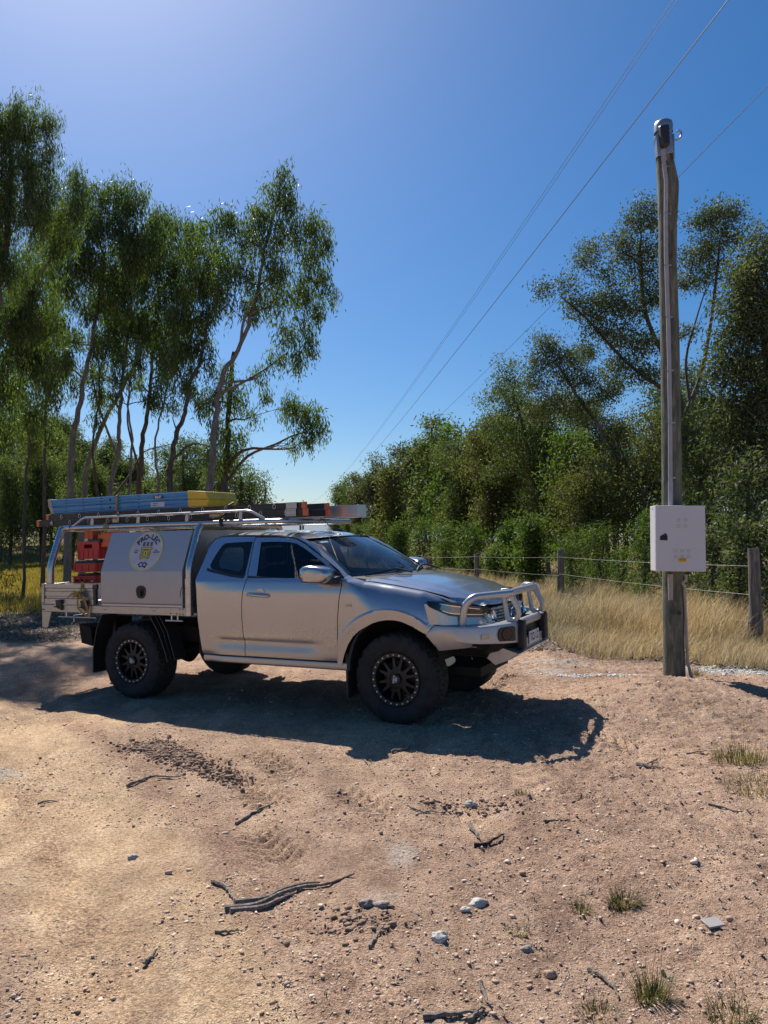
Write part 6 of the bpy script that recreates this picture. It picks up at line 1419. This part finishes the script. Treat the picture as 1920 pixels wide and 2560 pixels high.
bk = empty('bark_strip', tuple(on_ground(600, 2270))); tag(bk, 'longest pale strip of curled bark lying centre left in the foreground dirt', 'bark')
for off, pp in ((0, [(562,2278),(640,2268),(700,2240),(760,2222),(820,2215),(885,2190)]), (1, [(586,2262),(660,2252),(700,2232),(760,2215),(800,2212)]), (2, [(575,2284),(650,2275),(700,2254),(740,2238)])):
    pts = [];
    for a, b_ in pp: q = on_ground(a, b_); q.z += .012; pts.append(q-bk.location)
    MB().tube(smooth_path(pts, 5), [.0115*(1-.75*i/(5*(len(pp)-1)))+.002 for i in range(5*(len(pp)-1)+1)], 7).build('curl', M['stick'], bk, smooth=50)
GSK = 'sticks lying on the dirt'
stick('stick', 'short knobbly twig beside the left end of the long bark strip', [(530,2208),(560,2218),(572,2232),(578,2250)], .010, grp=GSK, tips=[([(545,2213),(535,2204)], .005)])
stick('stick', 'dark crooked stick between the churned soil and the left edge', [(316,1968),(345,1958),(375,1944),(410,1945),(452,1946)], .012, grp=GSK)
stick('stick', 'slanting grey stick below the right end of the churned soil', [(590,2062),(630,2038),(665,2020),(690,2008)], .011, grp=GSK)
stick('charred_stick', 'black charred curved stick near the middle right of the dirt', [(1188,2120),(1215,2114),(1235,2106),(1258,2090)], .013, 'char', cat='stick', grp=GSK)
stick('wood_chunk', 'split grey piece of wood touching the black charred stick', [(1175,2072),(1190,2090),(1198,2104)], .014, grp=GSK, cat='wood')
stick('stick', 'straight thin stick lying right of the crumbled soil patch', [(1360,2056),(1395,2054),(1425,2052)], .007, grp=GSK)
stick('stick', 'stick lying across the edge of the vehicle shadow', [(980,1882),(1010,1876),(1050,1860)], .012, grp=GSK, tips=[([(1010,1876),(1035,1858)], .006)])
stick('stick', 'small forked twig just below the vehicle shadow', [(912,1902),(922,1916),(930,1930)], .007, grp=GSK, tips=[([(922,1916),(930,1902)], .004)])
stick('stick', 'short thin stick under the long bark strip', [(538,2334),(570,2332),(598,2331)], .007, grp=GSK)
stick('bark_flake', 'pale wedge of bark in the lower left foreground', [(360,2418),(378,2398),(392,2380)], .010, grp=GSK, cat='bark')
stick('stick', 'thin twig left of the pale limestone patch on the left', [(95,2010),(120,2005),(148,2004)], .006, grp=GSK)
stick('stick', 'curved pale root at the bottom right centre of the picture', [(1470,2430),(1500,2445),(1530,2470),(1545,2500)], .010, grp=GSK)
stick('stick', 'pale twig with a dark clod at the bottom centre', [(1202,2465),(1210,2490),(1225,2522)], .009, grp=GSK)
stick('bark_flake', 'shredded bark at the very bottom centre edge', [(1060,2552),(1110,2545),(1160,2540),(1215,2530)], .011, grp=GSK, cat='bark', tips=[([(1170,2555),(1200,2540),(1222,2535)], .010)])
stick('stick', 'dark bent twig right of the vehicle shadow', [(1598,1922),(1625,1908),(1650,1895)], .006, grp=GSK, tips=[([(1625,1908),(1640,1902)], .004)])
stick('wood_chunk', 'rounded weathered root lump right of the bull bar shadow', [(1595,1915),(1620,1920),(1658,1925)], .016, grp=GSK, cat='wood')
stick('stick', 'short stick right of the tyre tread prints', [(1715,1886),(1740,1882),(1770,1880)], .007, grp=GSK)
stick('stick', 'pair of fine dry twigs left of the crumbled soil patch', [(1018,2016),(1050,2030),(1105,2040)], .006, grp=GSK, tips=[([(1040,2040),(1070,2030),(1110,2036)], .005)])
stick('stick', 'long low stick across the tan dirt near the right edge', [(1770,2012),(1810,2022),(1840,2030),(1880,2032)], .007, grp=GSK)
stick('stick', 'slim pale stick right of the bark strip and grey rocks', [(925,2372),(940,2350),(955,2322)], .009, grp=GSK)
stick('stick', 'thin dark root beside the base of the timber pole', [(1745,1715),(1765,1724),(1790,1728)], .012, grp=GSK, mat='char')
def lump(name, label, px, py, r, mat, cat, seed, flat=.6, grp=None):
    q = on_ground(px, py); g = np.random.default_rng(seed); P = []
    for i in range(13):
        th = math.pi*i/12; row = []
        for j in range(21):
            a = 2*math.pi*(j % 20)/20; n = 1+.55*float(fbm(np.array([math.cos(a)*math.sin(th)*2.2+seed]), np.array([math.sin(a)*math.sin(th)*2.2+math.cos(th)*1.7]), 4, seed)[0])*2
            row.append((q.x+r*n*math.sin(th)*math.cos(a), q.y+r*n*.7*math.sin(th)*math.sin(a), q.z+r*flat*.35+r*flat*n*math.cos(th)))
        P.append(row)
    return tag(MB().grid(P).build(name, M[mat], smooth=60, fixn=True), label, cat, grp)
GP = 'pale lumps on the dirt'
lump('pale_lump', 'elongated chalky lump right of the crumbled soil', 1195, 2262, .042, 'lime', 'lump', 1, .5, GP); lump('pale_lump', 'small chalky lump at the left end of the elongated one', 1162, 2276, .022, 'lime', 'lump', 2, .5, GP)
lump('pale_lump', 'rounded chalky white lump below the elongated lump', 1098, 2350, .040, 'lime', 'lump', 3, .6, GP)
lump('grey_rock', 'biggest grey rock right of the bark strip', 915, 2262, .032, 'greyrock', 'rock', 4); lump('grey_rock', 'flat grey rock beside the biggest grey rock', 955, 2265, .030, 'greyrock', 'rock', 5, .5)
lump('grey_rock', 'pale angular rock in the crumbled soil patch', 1178, 2014, .035, 'lime', 'rock', 6); lump('grey_rock', 'pale stone on the left sandy track', 332, 2146, .026, 'lime', 'rock', 7)
lump('grey_rock', 'round pale stone low in the gravel right of centre', 1376, 2440, .028, 'stone', 'rock', 8); lump('grey_rock', 'brown stone above the round pale stone', 1318, 2378, .024, 'greyrock', 'rock', 9)
q = on_ground(1782, 2312); mb = MB(); mb.box((-.04, -.03, 0), (.04, .03, .008), Matrix.Translation(q+Vector((0, 0, .006))) @ Matrix.Rotation(.3, 4, 'Z') @ Matrix.Rotation(.12, 4, 'X')); tag(mb.build('cardboard_scrap', M['pvco'], bevel=.002), 'small square tan scrap lying on the gravel at the right', 'scrap')
def tuft(label, px, py, n, h, rad, seed, seedheads=0):
    q = on_ground(px, py); g = np.random.default_rng(seed); V = []; F = []
    for k in range(n+seedheads):
        a = g.uniform(0, 6.283); r = rad*math.sqrt(g.random()); hh = h*g.uniform(.4, 1.1)*(2.3 if k >= n else 1); ln = g.uniform(.15, .95) if k < n else g.uniform(.1, .45); la = a+g.normal()*.5; w = .0022 if k < n else .0012
        b_ = np.array([q.x+r*math.cos(a), q.y+r*math.sin(a)*.7, q.z-.01]); d = np.array([math.cos(la), math.sin(la), 0])*ln*hh; s = np.array([-math.sin(la), math.cos(la), 0])*w
        i0 = len(V)
        for t in (0, .4, .75, 1): c = b_+d*t**1.6+np.array([0, 0, hh*(t-.28*ln*t*t)]); ww = s*(1-.8*t); V += [c-ww, c+ww]
        for t in range(3): F.append((i0+2*t, i0+2*t+1, i0+2*t+3, i0+2*t+2))
    o = link('grass_tuft', arr_mesh('grass_tuft', np.array(V), np.array(F), 4), M['tuft']); return tag(o, label, 'grass tuft', 'green grass tufts on the dirt')
tuft('rounded green tuft with a dark shadow in the right foreground', 1560, 2262, 260, .075, .07, 1, 12)
tuft('tall wispy tuft with long seed stalks low in the right foreground', 1630, 2500, 170, .10, .06, 2, 34)
tuft('low sprawling tuft at the bottom left of the wispy one', 1495, 2540, 150, .05, .07, 3)
tuft('bottom right corner tuft of dry and green blades', 1830, 2545, 150, .065, .09, 4, 14)
tuft('large loose green tuft at the right edge above the twigs', 1850, 1900, 380, .13, .20, 5, 30)
tuft('dry straggly tuft at the right edge below the large green one', 1905, 1975, 420, .10, .28, 6, 20)
tuft('sparse small tuft left of the rounded green one', 1450, 2280, 90, .07, .05, 7, 6)
tuft('tiny flat tuft above the brown stone', 1300, 2335, 120, .045, .05, 8)
tuft('thin tuft at the foot of the crumbled soil patch', 1305, 1985, 60, .05, .05, 9)
tuft('small tuft growing at the right foot of the pole', 1740, 1690, 120, .13, .10, 10, 10)
